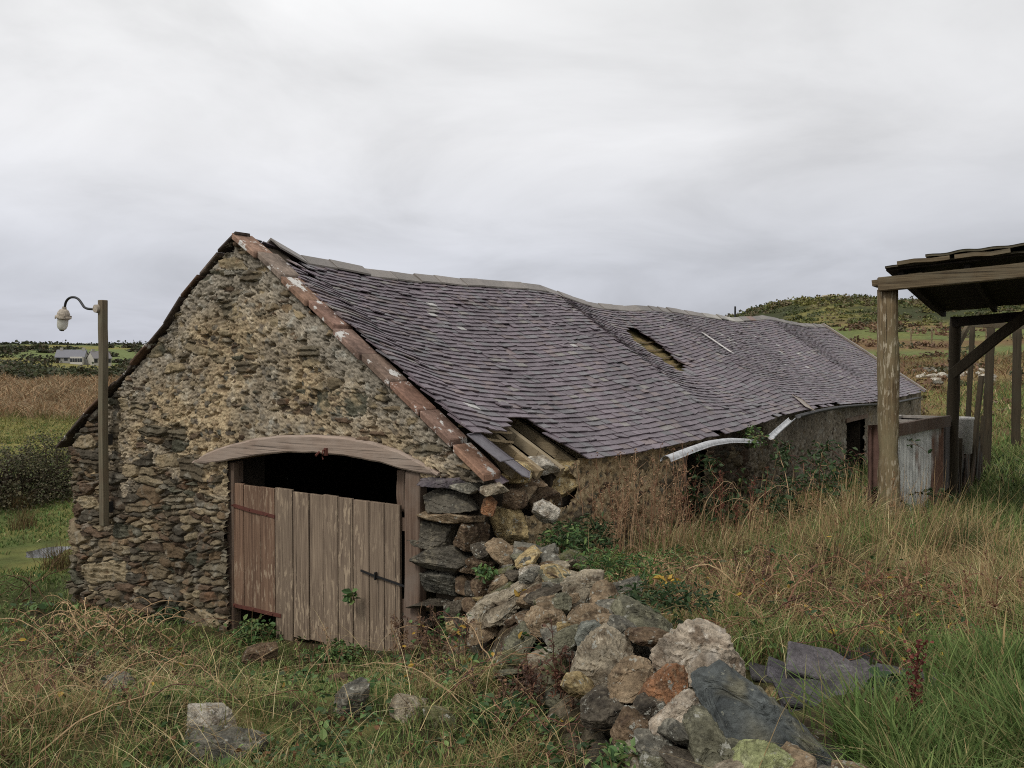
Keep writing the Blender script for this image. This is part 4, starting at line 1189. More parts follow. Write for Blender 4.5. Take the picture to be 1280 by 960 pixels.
# ---------------------------------------------------------------- plastic gutters
def gutter(name, pts, label, r=.055, inv=False):
    pts = np.array(pts); u = np.linspace(0, 1, len(pts)); uu = np.linspace(0, 1, 40)
    P = np.stack([np.interp(uu, u, pts[:, k]) for k in range(3)], 1)
    for _ in range(4): P[1:-1] = (P[:-2] + 2 * P[1:-1] + P[2:]) / 4
    T = np.gradient(P, axis=0); T /= np.linalg.norm(T, axis=1)[:, None]
    X = np.cross(T, ZZ); X /= np.linalg.norm(X, axis=1)[:, None]; Y = np.cross(X, T)
    n = 11; a = np.linspace(math.pi * (0 if inv else 1), math.pi * (1 if inv else 2), n)
    V = []
    for rr in (r, r - .006):
        V.append(P[:, None] + rr * (np.cos(a)[None, :, None] * X[:, None] + np.sin(a)[None, :, None] * Y[:, None]))
    V = np.concatenate(V, 1)     # 40 x 2n
    i = np.arange(39)[:, None] * 2 * n; F = []
    k = np.arange(n - 1)[None]; F.append(np.stack([i + k, i + k + 1, i + 2*n + k + 1, i + 2*n + k], -1).reshape(-1, 4))
    k = k + n; F.append(np.stack([i + k, i + k + 1, i + 2*n + k + 1, i + 2*n + k], -1).reshape(-1, 4))
    j = np.arange(39)[:, None] * 2 * n
    for q in (0, n - 1): F.append(np.hstack([j + q, j + n + q, j + 3 * n + q, j + 2 * n + q]))
    for o in (0, 39 * 2 * n):
        k = np.arange(n - 1); F.append(np.stack([o + k, o + k + 1, o + n + k + 1, o + n + k], 1))
    o = obj(name, V.reshape(-1, 3), np.vstack(F), M['gutter'], None, None, True, P[20])
    return tag(o, label, 'gutter', 'broken pale gutters along the eave')
def spx(x, y, s): return hit(x, y, C0 + UG * s, UG)
gutter('gutter', [spx(832,577,-.42), spx(860,566,-.36), spx(885,557,-.30), spx(910,553,-.24), spx(943,554,-.18)], 'bowed white gutter length sprung away from the eave over the side doorway', .062, True)
gutter('gutter', [spx(964,545,-.3), spx(975,535,-.26), spx(990,522,-.22)], 'short snapped white gutter end hanging steeply from the eave', .058)
gutter('gutter', [spx(998,519,-.20), spx(1020,513,-.2), spx(1050,507.5,-.2), spx(1080,505,-.2), spx(1112,504,-.2), spx(1150,496,-.2)], 'long dark gutter still fixed under the far part of the eave', .055)
# its stuff is old and dark
bpy.data.objects['gutter.002'].data.materials[0] = M['rust'] if False else mat_plain('dark_gutter', lin((70, 68, 66)), .6)
# slipped slates that lie on the roof
for px, py, ln, wd, col, rot, lab in ((895,432,.75,.12,(196,192,188),0,'pale loose slate lying down the slope in mid roof'), (1005,507,.5,.22,(150,138,126),.3,'broken grey slate hanging over the eave by the snapped gutter end')):
    # meet the roof surface
    d = ray(px, py); best = None
    for tt in np.linspace(5, 20, 400):
        q = RF(np.full(60, tt), np.linspace(0, 1, 60)); x = 640 + FPX * ((q - CAM) @ RT) / ((q - CAM) @ FW); y = 480 - FPX * ((q - CAM) @ UP) / ((q - CAM) @ FW)
        e = (x - px) ** 2 + (y - py) ** 2; k = e.argmin()
        if best is None or e[k] < best[0]: best = (e[k], tt, k / 59)
    _, tt, vv = best
    q = RF(np.array([tt, tt, tt + .2]), np.array([max(vv - .06, 0), min(vv + .06, 1), vv])); Yd = q[1] - q[0]; X = q[2] - (q[0] + q[1]) / 2
    nrm = np.cross(X, Yd); nrm /= np.linalg.norm(nrm); nrm *= np.sign(nrm[2])
    c = (q[0] + q[1]) / 2 + nrm * .055
    tag(plate('loose_slate', c, X + rot * Yd, Yd, [(-wd/2,-ln/2),(wd/2,-ln/2),(wd*.45,ln/2),(-wd*.55,ln*.46)], .012, 'slate', lin(col), None, c), lab, 'slate')

# ---------------------------------------------------------------- open shed at the right
M['shade_dark'] = mat_wood('shade_dark_boards', lin((40, 36, 32)), lin((64, 56, 48)), 0)  # shade under the shed roof put into the timber colour
XB = -np.array([UG[0], UG[1], 0])            # towards the right
S0 = np.array([4.25, 11.0, 0])
SHED = thing('open_shed', 'open pole shed with a dark sagging sheet roof on rough round posts', 'shed', (4.25, 11.0, Hs(4.25, 11)))
def roundpost(x, y, ztop, r, name='post', lean=(0, 0), mat='post'):
    z0 = Hs(x, y) - .3
    pts = [np.array([x + lean[0] * f, y + lean[1] * f, z0 + (ztop - z0) * f]) for f in np.linspace(0, 1, 14)]
    mb = MB(); pts = np.array(pts); pts[1:-1] += rng.normal(size=(12, 3)) * r * .03
    mb.tube(pts, r * (1 + .06 * rng.normal(size=14)) * np.linspace(1.06, .95, 14), 14)
    return mb.build(name, M[mat], SHED, True)
p = at(1109.5, 362, 11.0); q = at(1112, 640, 11.0)
z0 = Hs(q[0], 11.0) - .3
roundpost(q[0], 11.0, p[2], .118, lean=(p[0] - q[0], 0))
def gx(px, Y): return (px - 640) / FPX * Y
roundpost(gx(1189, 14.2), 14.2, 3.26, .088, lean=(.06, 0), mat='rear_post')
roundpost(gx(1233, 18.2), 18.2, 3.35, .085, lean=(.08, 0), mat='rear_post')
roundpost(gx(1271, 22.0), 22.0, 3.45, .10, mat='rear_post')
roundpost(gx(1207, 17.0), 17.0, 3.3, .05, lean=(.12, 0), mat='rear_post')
roundpost(gx(1345, 10.2), 9.6, 3.75, .11); roundpost(gx(1400, 13), 12.4, 3.5, .1)
# front beam and roof
fa = at(1092, 357, 11.05); fdir = XB + ZZ * .068
mb = MB(); mb.bar(fa - np.array([0, .14, 0]), fa - np.array([0, .14, 0]) + fdir * 8.0, .10, .165, seg=12, wob=.008); bevel(mb.build('front_beam', M['beam'], SHED), .012)
mb = MB(); mb.bar(fa + np.array([.02, .03, .02]), fa + np.array([.02, .03, .05]) + fdir * .55, .3, .07, seg=4, wob=.008); mb.build('beam_packing', M['beam'], SHED)
back = UL * 3.9 * np.array([1, 1, 0]) + ZZ * -.30
rb = fa + back
mb = MB(); mb.bar(rb + fdir * .42 - ZZ * .04, rb - ZZ * .02 + fdir * 8, .1, .14, seg=8, wob=.01); mb.build('rear_beam', M['shade_dark'], SHED)
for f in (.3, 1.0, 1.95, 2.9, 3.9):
    mb = MB(); a = fa + fdir * f + ZZ * .10; mb.bar(a, a + back * 1.0, .06, .09, seg=4, wob=.006); mb.build('roof_joist', M['shade_dark'], SHED)
def corr_sheet(o, ux, uy, w, l, amp=.012, pitch=.076, th=.004, nseg=None, wob=.0):
    """corrugated sheet: o corner, ux across the corrugations, uy along them"""
    ux = np.asarray(ux, float); uy = np.asarray(uy, float); nz = np.cross(ux, uy); nz /= np.linalg.norm(nz)
    n = int(w / pitch * 8); a = np.linspace(0, w, n); m_ = 8; b = np.linspace(0, l, m_)
    A, B = np.meshgrid(a, b, indexing='ij'); h = amp * np.sin(A / pitch * 2 * math.pi) + wob * fbm(np.stack([A.ravel() * 2, B.ravel() * 2, 0 * A.ravel() + w], 1), 3).reshape(A.shape)
    V = o + A[..., None] * ux + B[..., None] * uy
    V = np.concatenate([(V + (h + th)[..., None] * nz).reshape(-1, 3), (V + (h - th)[..., None] * nz).reshape(-1, 3)])
    i = np.arange(n * m_).reshape(n, m_)
    F = np.stack([i[:-1, :-1], i[1:, :-1], i[1:, 1:], i[:-1, 1:]], -1).reshape(-1, 4); k = n * m_
    E = []
    for r in (np.concatenate([i[:, 0], i[-1, 1:], i[-2::-1, -1], i[0, -2:0:-1]]),):
        E = np.stack([r, np.roll(r, -1), np.roll(r, -1) + k, r + k], 1)
    return V, np.vstack([F, F[:, ::-1] + k, E]), np.concatenate([A.ravel()] * 2), np.concatenate([B.ravel()] * 2)
uy = back / np.linalg.norm(back); lb_ = np.linalg.norm(back)
V, F, A, B = corr_sheet(fa - uy * .20 + ZZ * .165 + fdir * .16, fdir / np.linalg.norm(fdir), uy, 8.0, lb_ + .35, amp=.004, pitch=.3, th=.012, wob=.03)
k = fbm(V * 1.7, 4)[:, None]; c = lin((66, 60, 48)) + (lin((92, 88, 60)) - lin((66, 60, 48))) * sstep(-.1, .3, k)
obj('roof_sheet', V, F, M['dark_roof'], SHED, c, True)
V, F, A, B = corr_sheet(fa - uy * .26 + ZZ * .235 + fdir * .60, fdir / np.linalg.norm(fdir), uy, 7.0, lb_ * .8, amp=.004, pitch=.3, th=.014, wob=.03)
k = fbm(V * 1.9 + 5, 4)[:, None]; c = lin((74, 68, 52)) + (lin((96, 92, 66)) - lin((74, 68, 52))) * sstep(-.1, .3, k)
obj('roof_sheet', V, F, M['dark_roof'], SHED, c, True)
mb = MB()
for f, yy in ((.3, -.1), (.9, .0), (1.7, -.05)):
    a = fa + fdir * f - uy * .2 + ZZ * .19; mb.bar(a, a + fdir * .55, .12, .045, seg=3, wob=.006)
mb.build('roof_timber', M['beam'], SHED)
# sarking boards under the sheet close the underside; their black is painted shade
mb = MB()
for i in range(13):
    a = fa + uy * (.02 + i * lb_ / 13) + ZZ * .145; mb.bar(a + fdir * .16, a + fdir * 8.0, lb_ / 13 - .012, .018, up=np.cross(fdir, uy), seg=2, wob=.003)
mb.build('sarking_boards', M['shade_dark'], SHED)
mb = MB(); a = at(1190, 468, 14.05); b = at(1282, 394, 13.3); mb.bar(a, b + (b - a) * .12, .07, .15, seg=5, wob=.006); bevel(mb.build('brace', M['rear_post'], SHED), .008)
mb = MB(); a = at(1187, 452, 14.2); b = at(1215, 398, 14.6); mb.bar(a, b, .05, .08); mb.build('rear_strut', M['beam'], SHED)
mb = MB(); b2 = at(1280, 408, 16.5); mb.bar(at(1196, 404, 15.5), b2, .08, .1, seg=4, wob=.01); mb.build('rear_purlin', M['beam'], SHED)
mb = MB()
for i in range(16):      # boarded end added outside the picture to deepen the shed's shade
    a = fa + fdir * 6.6 + uy * (i * .3); a = a * np.array([1, 1, 0]); b = a + ZZ * 3.7; a[2] = .2; mb.bar(a, b, .28, .025, up=fdir)
mb.build('shade_end_boarding', M['beam'], SHED)

# ---------------------------------------------------------------- corrugated sheets penned against the shed
def rust_sheet(name, pa, pb, Y0, Y1, ztop0, ztop1, hgt, cols, seed, lab, group=None):
    a = np.array([gx(pa, Y0), Y0, ztop0 - hgt]); b = np.array([gx(pb, Y1), Y1, ztop0 - hgt]); w = np.linalg.norm((b - a)[:2]); ux = (b - a) / w; ux[2] = (ztop1 - ztop0) / w
    V, F, A, B = corr_sheet(a, ux, ZZ, w, hgt, amp=.018, pitch=.12, wob=.012)
    k = fbm(np.stack([A * 2.2, B * 1.0, 0 * A + seed], 1), 4)[:, None]; k2 = fbm(np.stack([A * 9, B * 1.5, 0 * A + seed + 4], 1), 4)[:, None]
    c0, c1 = lin(cols[0]), lin(cols[1])
    c = c0 + (c1 - c0) * sstep(cols[2] - .12, cols[2] + .12, k + (A / w)[:, None] * cols[3] + .3 * k2 - (B / hgt)[:, None] * cols[4])
    o = obj(name, V, F, M['dark_roof'], None, c, True, a)
    return tag(o, lab, 'corrugated sheet', group)
g2 = 'corrugated iron sheets'
rust_sheet('corrugated_sheet', 1086, 1121, 11.35, 11.45, at(1100, 531, 11.4)[2], at(1100, 531, 11.4)[2], 1.35, ((106,80,70),(126,108,94),.3,0,.3), 1, 'rust-red corrugated sheet standing behind the front shed post', g2)
rust_sheet('corrugated_sheet', 1124, 1180, 11.45, 13.0, at(1126, 543, 11.45)[2] , at(1180, 532, 13)[2], 1.15, ((214,214,206),(130,98,80),.24,.42,.15), 2, 'whitish corrugated sheet with rusty streaks right of the front shed post', g2)
rust_sheet('corrugated_sheet', 1204, 1226, 15.2, 17.0, at(1204, 556, 15.2)[2], at(1204, 556, 15.2)[2], 1.1, ((82,80,74),(92,74,60),.1,0,0), 3, 'dark corrugated sheet propped between the rear shed posts', g2)
mb = MB(); a = at(1118, 538, 11.33); b = at(1186, 526, 13.0); mb.bar(a, b, .06, .15, seg=4, wob=.006)
tag(mb.build('rail', M['frame'], None, False, a), 'brown plank rail along the top of the whitish corrugated sheet', 'rail')
# square tank behind
c = at(1152, 524, 14.4)
TK = thing('water_tank', 'open square tank with a pale rim and dark inside behind the corrugated sheets', 'tank', (c[0], c[1], c[2] - 1.0))
mb = MB(); wv, wl, hT, tk = .40, .62, 1.0, .03
for sx, sy, lx, ly in ((0,-1,1,0),(0,1,1,0),(-1,0,0,1),(1,0,0,1)):
    if lx: a_ = c + XB * -wv + UL * sy * wl; b_ = c + XB * wv + UL * sy * wl
    else: a_ = c + XB * sx * wv - UL * (wl - .02); b_ = c + XB * sx * wv + UL * (wl - .02)
    mb.bar(a_ - ZZ * (hT / 2 + .02), b_ - ZZ * (hT / 2 + .02), tk, hT)
mb.bar(c - XB * (wv - .02) - ZZ * .5, c + XB * (wv - .02) - ZZ * .5, 2 * wl - .06, .03)
mb.build('tank_body', mat_plain('tank_iron', lin((74, 66, 60)), .9), TK)
mb = MB()
for sx, sy, lx, ly in ((0,-1,1,0),(0,1,1,0),(-1,0,0,1),(1,0,0,1)):
    if lx: a_ = c + XB * -(wv + .03) + UL * sy * wl; b_ = c + XB * (wv + .03) + UL * sy * wl
    else: a_ = c + XB * sx * wv - UL * (wl - .03); b_ = c + XB * sx * wv + UL * (wl - .03)
    mb.bar(a_, b_, .06, .045)
mb.build('rim', mat_plain('pale_rim', lin((150, 142, 132)), .7), TK)
o = place_rock('plastic_tub', at(1204, 537, 15.4), (.16, .16, .30), 0, 77, 'white', rough=.15, flat=0)
bpy.data.objects.remove(o)
mb = MB(); cc = at(1203, 540, 15.4); 
lathe(mb, cc - ZZ * .35, [(.0,0),(.15,0),(.17,.55),(.18,.56),(.18,.6),(.16,.6),(.14,.05),(0,.04)], ZZ); tag(mb.build('plastic_tub', M['cement'], None, True, cc), 'white tub standing behind the second shed post', 'tub')
for i, (x0, y0, x1, y1, Y, r) in enumerate(((1208,600,1227,470,15.8,.05),(1216,590,1224,488,16.4,.04),(1224,588,1229,520,17.0,.045),(1196,610,1200,548,14.8,.05))):
    mb = MB(); a = at(x0, y0, Y); a[2] = Hs(a[0], a[1]) - .1; b = at(x1, y1, Y + .2); mb.bar(a, b, r * 1.6, r, seg=4, wob=.01)
    tag(mb.build('timber_stake', M['rear_post'], None, False, a), ['tallest grey timber stake leaning right behind the second shed post','shorter thin timber stake beside the tallest leaning one','low timber stake against the third shed post','short board end beside the second shed post'][i], 'stake', 'timber stakes leaning in the shed')

for i, (x0, y0, x1, y1, Y, wd, lab) in enumerate(((1200,634,1196,560,14.6,.16,'dark board propped right beside the second shed post'),(1212,628,1207,575,15.0,.2,'broad dark board next to the one at the second shed post'),(1222,612,1226,566,16.2,.18,'shorter dark board before the third shed post'))):
    a = at(x0, y0, Y); a[2] = Hs(a[0], a[1]) - .1; b = at(x1, y1, Y + .35); mb = MB(); mb.bar(a, b, wd, .03, up=UG, seg=3, wob=.005)
    tag(mb.build('loose_board', M['shade_dark'], None, False, a), lab, 'board', 'dark boards propped in the shed')
a = at(1225, 640, 12.6); a[2] = Hs(a[0], a[1]) + .07; mb = MB(); mb.bar(a, a + np.array([1.3, .5, .05]), .14, .05, seg=4, wob=.01)
tag(mb.build('loose_board', M['post'], None, False, a), 'pale broken board lying on the dark ground in the shed', 'board')
# ---------------------------------------------------------------- far things
def house(px, pyb, Y, w, d, h, rh, yaw, lab, wallc, roofc, name='cottage', porch=True):
    c = at(px, pyb, Y); c[2] = max(c[2], Hs(c[0], c[1]))
    t = thing(name, lab, 'house', c); ca, sa = math.cos(R(yaw)), math.sin(R(yaw))
    def Wd(x, y, zz): return c + np.array([x * ca - y * sa, x * sa + y * ca, zz])
    mb = MB(); P = [Wd(x, y, zz) for zz in (-3, h) for x, y in ((-w/2,-d/2),(w/2,-d/2),(w/2,d/2),(-w/2,d/2))]; mb.box8(np.array(P))
    for sx in (-1, 1):
        mb.add(np.array([Wd(sx*w/2,-d/2,h), Wd(sx*w/2,d/2,h), Wd(sx*w/2,0,h+rh), Wd(sx*(w/2-.3),-d/2,h), Wd(sx*(w/2-.3),d/2,h), Wd(sx*(w/2-.3),0,h+rh)]), [[0,1,4,3],[1,2,5,4],[2,0,3,5]], [[0,1,2],[3,5,4]])
    mb.build('wall', mat_plain(name + '_wall', wallc, .9), t)
    mb = MB()
    for sy in (-1, 1):
        a = np.array([Wd(-w/2-.2, sy*(d/2+.3), h-.15), Wd(w/2+.2, sy*(d/2+.3), h-.15), Wd(w/2+.2, 0, h+rh+.1), Wd(-w/2-.2, 0, h+rh+.1)]); mb.box8(np.vstack([a, a + ZZ * .18]))
    r = mb.build('roof', mat_plain(name + '_slates', roofc, .7), t)
    for sx in (-.35, .42):
        mb = MB(); P = [Wd(sx*w + x, y, zz) for zz in (h + rh - .5, h + rh + .9) for x, y in ((-.4,-.35),(.4,-.35),(.4,.35),(-.4,.35))]; mb.box8(np.array(P)); mb.build('chimney', mat_plain('chimney_render', lin((150,146,136)), .9), r)
    gm = mat_plain('far_window_glass', (.03, .035, .04), .2)
    for k in range(4):
        x = -w*.38 + k * w*.25; mb = MB(); P = [Wd(x + a, -d/2 + b, zz) for zz in (.9, 2.0) for a, b in ((-.5,-.05),(.5,-.05),(.5,.1),(-.5,.1))]; mb.box8(np.array(P)); mb.build('window', gm, t)
    if porch:
        mb = MB(); P = [Wd(w*.3 + a, -d/2 + b, zz) for zz in (-2, 2.1) for a, b in ((-w*.22,-2.4),(w*.2,-2.4),(w*.2,-.06),(-w*.22,-.06))]; mb.box8(np.array(P)); mb.build('white_annex', M['cement'], t)
        for k in range(5):
            mb = MB(); x = w*.3 - w*.18 + k * w*.085; P = [Wd(x + a, -d/2 - 2.4 + b, zz) for zz in (.5, 1.6) for a, b in ((-.3,-.05),(.3,-.05),(.3,.08),(-.3,.08))]; mb.box8(np.array(P)); mb.build('window', gm, t)
house(90, 456, 285, 8.2, 5.4, 1.9, 2.1, 12, 'long white cottage with a grey slate roof far off across the fields', lin((150,148,142)), lin((116,116,122)))  # walls lightened to put the haze of distance into their colour
house(124, 457, 285, 5.5, 4.5, 2.2, 2.0, 50, 'smaller pale cottage seen beside the lamp post far off', lin((176,172,160)), lin((120,116,116)), 'small_cottage', False)
# field fence on the right slope
for i, px in enumerate((1138, 1164, 1196, 1232, 1262)):
    y = 76.0 + i * 1.5; x = gx(px, y); z = Hs(x, y); mb = MB(); mb.tube([(x, y, z - .3), (x + .03, y, z + 1.5 + .1 * (i % 2))], .07, 7)
    tag(mb.build('fence_post', M['post'], None, False, (x, y, z)), 'distant grey wooden fence post on the green slope behind the shed', 'fence post', 'fence posts on the far slope')
mb = MB()
for h_ in (.5, .9, 1.3): mb.tube([(gx(px, 76 + i * 1.5), 76 + i * 1.5 - .08, Hs(gx(px, 76 + i * 1.5), 76 + i * 1.5) + h_) for i, px in enumerate((1138, 1164, 1196, 1232, 1262))], .012, 4)
tag(mb.build('fence_wire', M['rust'], None, False, (gx(1164, 77), 77, Hs(gx(1164, 77), 77))), 'thin wires strung between the distant fence posts', 'fence wire')
y = 60; x = gx(918.5, y); z = Hs(x, y); zt = at(918.5, 383, y)[2]; mb = MB(); mb.tube([(x, y, z - .3), (x, y, zt)], [.09, .06], 7)
tag(mb.build('pole', M['dark_iron'], None, False, (x, y, z)), 'thin dark pole showing above the barn ridge', 'pole')
g = np.random.default_rng(8)
for i in range(22):
    px = g.uniform(1142, 1236); py = g.uniform(462, 480); p = march(px, py, H, 20, 120); s = g.uniform(.12, .32)
    tag(place_rock('field_stone', p + ZZ * s * .3, (s * 1.4, s, s * .7), 0, 700 + i, 'white' if i % 3 else 'grey', sub=3, yaw=g.uniform(0, 180)), 'small pale stone strewn on the grassy slope behind the shed', 'stone', 'pale stones strewn on the slope')
for i, (px, py, w) in enumerate(((1262,513,24),(1215,545,12),(1240,503,12))):
    p = march(px, py, H, 12, 120); k = p[1] / FPX
    tag(place_rock('field_stone', p, (w * k * .6, w * k * .4, w * k * .2), 0, 740 + i, 'beige', sub=3), ['long flat pale stone on the bank at the far right','rounded pale stone at the foot of the bank behind the shed','middling pale stone on the bank left of the long flat one'][i], 'stone')
# ---------------------------------------------------------------- vegetation
G = np.random.default_rng(99)
def in_barn(x, y, m=0.0):
    dx, dy = x - C0[0], y - C0[1]
    t = dx * UL[0] + dy * UL[1]; s = dx * UG[0] + dy * UG[1]
    return (t > -m) & (t < 24.5 + m) & (s > -m) & (s < W + m)
def sector(n, a0, a1, r0, r1, p=1.0):
    th = R(a0) + (R(a1) - R(a0)) * G.random(n); r = np.exp(np.log(r0) + np.log(r1 / r0) * G.random(n) ** p)
    return r * np.sin(th), r * np.cos(th)
def blades(name, x, y, h, w, lean, col, z=None, label=None, cat=None, kind='stuff', az=None, tip=None, mat='grass'):
    n = len(x); z = H(x, y) if z is None else z
    az = G.random(n) * 2 * math.pi if az is None else az
    fa = G.random(n) * math.pi
    L_ = np.stack([np.cos(az), np.sin(az), 0 * az], 1); S = np.stack([np.cos(fa), np.sin(fa), 0 * fa], 1)
    base = np.stack([x, y, z - .02], 1)
    fs = np.array([0, .38, .72, 1.0]); ws = np.array([1, .9, .62, .10])
    V = np.zeros((n, 4, 2, 3)); C = np.zeros((n, 4, 2, 3))
    for k, (f, q) in enumerate(zip(fs, ws)):
        p = base + (h * f * (1 - .35 * np.clip(lean, 0, 1.3) * f))[:, None] * ZZ + (h * lean * f ** 1.8)[:, None] * L_
        V[:, k, 0] = p - S * (w * q / 2)[:, None]; V[:, k, 1] = p + S * (w * q / 2)[:, None]
        cc = col if tip is None else col + (tip - col) * (f ** 2)
        C[:, k, :] = cc[:, None] if cc.ndim == 2 else cc
    b = (np.arange(n) * 8)[:, None]
    F = np.concatenate([b + np.array([[0, 1, 3, 2]]) + 2 * k for k in range(3)])
    c0 = base.mean(0)
    o = obj(name, V.reshape(-1, 3), F, M[mat], None, np.clip(C.reshape(-1, 3), .004, 1), False, c0)
    if label: tag(o, label, cat, kind=kind)
    return o
def pick(cols, n): 
    c = lin(np.array(cols))[G.integers(0, len(cols), n)] * .86; return c * (.75 + .5 * G.random((n, 1)))
GREEN = [(112,136,66),(94,118,56),(132,144,78),(80,102,50),(146,148,88)]
LUSH = [(94,118,56),(78,102,46),(110,128,66),(86,108,52),(122,120,72)]
STRAW = [(200,176,122),(172,146,96),(216,196,146),(142,118,76),(184,160,108),(156,132,88)]
RUSSET = [(142,106,76),(120,88,64),(158,122,86),(100,76,56)]
def gs(x, y, cx, cy, r): return np.exp(-((x - cx) ** 2 + (y - cy) ** 2) / (r * r))
def keep_mask(x, y):
    k = ~in_barn(x, y, .05)
    hz, q = heap_z(x, y); g = H(x, y); up = surf(x, y) - g
    k &= ~((up > .10) & (G.random(len(x)) > .02))
    k &= ~((((x + 6.9) / 1.1) ** 2 + ((y - 13.7) / 1.0) ** 2 < 1) & (g < -.270)) & ~((((x + 5.7) / .7) ** 2 + ((y - 9.8) / .5) ** 2 < 1) & (g < -.255))
    for (cx, cy, r) in ((SPP[0] - .15, SPP[1] + .1, .45), (SPP[0] + .3, SPP[1] + .1, .45), (SPP[0] + .1, SPP[1] - .25, .38), (SPP[0] - .1, SPP[1] - .45, .34)): k &= ~(((x - cx) ** 2 + (y - cy) ** 2 < r * r) & (G.random(len(x)) > .05))
    return k
def fields(x, y):
    n1 = fbm(p2(x * .9, y * .9, 1), 4); n2 = fbm(p2(x * 2.6, y * 2.6, 4), 3)
    t = (x - C0[0]) * UL[0] + (y - C0[1]) * UL[1]; s = (x - C0[0]) * UG[0] + (y - C0[1]) * UG[1]
    right = sstep(.2, .9, x - .12 * (7 - y)) * (s < 0)
    lush = 1.5 * gs(x, y, 2.0, 3.9, .75) + 1.2 * gs(x, y, 2.6, 4.2, .8) + gs(x, y, 1.6, 4.2, .4) + .9 * gs(x, y, 6.3, 9.6, 1.3) + sstep(-5.0, -6.2, x) * sstep(8, 11, y) * 1.2
    shed = sstep(4.9, 6.0, x - .45 * (11 - y) * 0) * sstep(9.5, 11.5, y) * (1 - sstep(19, 24, y))
    dryr = right * (1 - sstep(13, 24, y)) * 1.15 * (1 - .8 * gs(x, y, 1.9, 6.0, 1.2)) * (1 - .6 * gs(x, y, 1.9, 8.6, 1.0)) * (1 - np.clip(lush, 0, 1)) * (1 - shed)
    tangle = .9 * gs(x, y, -2.6, 4.9, .9) + .8 * gs(x, y, -2.9, 6.0, 1.0) + .8 * gs(x, y, -.15, 5.6, .55) + .7 * gs(x, y, -1.5, 4.6, .5) + .7 * gs(x, y, .1, 4.4, .5) + .6 * gs(x, y, -.5, 6.6, .4)
    return n1, n2, right, lush, shed, dryr, tangle, t, s
def make_grass():
    # green turf everywhere in view
    n = 340000
    x, y = sector(n, -44, 44, 2.7, 46, .92); k = keep_mask(x, y); x, y = x[k], y[k]
    n1, n2, right, lush, shed, dryr, tangle, t, s = fields(x, y)
    r = np.hypot(x, y)
    dens = np.clip(.72 + .9 * n1 + .6 * n2 + lush - .12 * dryr - .15 * np.clip(tangle, 0, 1), .15, 1)
    k = G.random(len(x)) < dens
    x, y, n1, n2, right, lush, shed, dryr, tangle, r = (q[k] for q in (x, y, n1, n2, right, lush, shed, dryr, tangle, r))
    wide_ = 1 + 1.2 * (G.random(len(x)) < .2) * (r < 8); m = len(x); mo = sum(gs(x, y, *q) for q in MOSS)
    h = (.055 + .05 * G.random(m) + .10 * np.clip(n2 + .2, 0, 1)) * (1 + 1.5 * right + 1.0 * np.clip(lush * right, 0, 1.2) + .6 * shed + .5 * np.clip(tangle, 0, 1)) * np.where((x < -4) & (y > 8), .8, 1)
    h *= 1 - .72 * np.clip(mo * 1.3, 0, 1)
    w = (.0036 + .003 * G.random(m)) * wide_ * np.maximum(1, r / 5.0) ** .95 * (1 + .4 * np.clip(lush, 0, 1))
    c = pick(GREEN, m); cl = pick(LUSH, m); cs = pick(STRAW, m)
    c = c + (cl - c) * np.clip(lush, 0, 1)[:, None]
    dk = G.random(m) < np.clip(.12 + .5 * n1 + .12 * dryr + .25 * tangle - .5 * lush - .3 * shed, .03, .8)
    c[dk] = cs[dk] * .85
    c[shed > .4] *= .8  # blades under the shed darkened: its shade put into their colour
    lean = .25 + .75 * G.random(m) ** 1.5
    near = r < 60
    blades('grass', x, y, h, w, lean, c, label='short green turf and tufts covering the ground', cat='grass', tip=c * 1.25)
    # tussocks: every one a fountain of blades, most of them dead
    def tussocks(name, nt_, a0, a1, r0, r1, p, fn, label, wmul=1.0):
        cx, cy = sector(nt_, a0, a1, r0, r1, p); k = ~in_barn(cx, cy, .05) & (surf(cx, cy) - H(cx, cy) < .10); cx, cy = cx[k], cy[k]
        for (qx, qy, qr) in ((SPP[0] - .15, SPP[1] + .1, .5), (SPP[0] + .3, SPP[1] + .1, .55), (SPP[0] + .1, SPP[1] - .25, .38), (SPP[0] - .1, SPP[1] - .5, .4)): k = (cx - qx) ** 2 + (cy - qy) ** 2 > qr * qr; cx, cy = cx[k], cy[k]
        pr, hh, nb, cols = fn(cx, cy); k = G.random(len(cx)) < pr; cx, cy, hh, nb, cols = cx[k], cy[k], hh[k], nb[k], cols[k]
        i = np.repeat(np.arange(len(cx)), nb); m = len(i); r = np.hypot(cx, cy)[i]
        R0 = (.04 + .09 * G.random(len(cx)))[i] * np.maximum(1, r / 9); rho = G.random(m) ** .55; az = G.random(m) * 6.283
        x = cx[i] + np.cos(az) * rho * R0; y = cy[i] + np.sin(az) * rho * R0
        wind = (fbm(p2(cx * .7, cy * .7, 30), 2) * 4)[i]
        az = np.where(G.random(m) < .45, wind, az) + .5 * G.normal(size=m)
        h = hh[i] * (.45 + .75 * G.random(m)); lean = .15 + 1.5 * rho ** 1.3 * G.random(m) + (G.random(m) < .14) * 1.0
        w = (.0028 + .0034 * G.random(m) ** 1.5) * np.maximum(1, r / 5.5) ** .85 * wmul
        c = cols[i] * (.52 + .62 * G.random((m, 1)))
        dead = G.random(m) < .14; c[dead] = (pick(STRAW, m) * 1.0)[dead]
        k = ~in_barn(x, y, .02); x, y, h, w, lean, c, az = (q[k] for q in (x, y, h, w, lean, c, az))
        blades(name, x, y, h, w, lean, c, label=label, cat='grass', az=az, tip=c * 1.2)
    def pal3(n, ps, pr_):
        u = G.random(n); st, ru, gr = pick(STRAW, n), pick(RUSSET, n), pick(GREEN, n)
        return np.where((u < ps)[:, None], st, np.where((u < ps + pr_)[:, None], ru, gr))
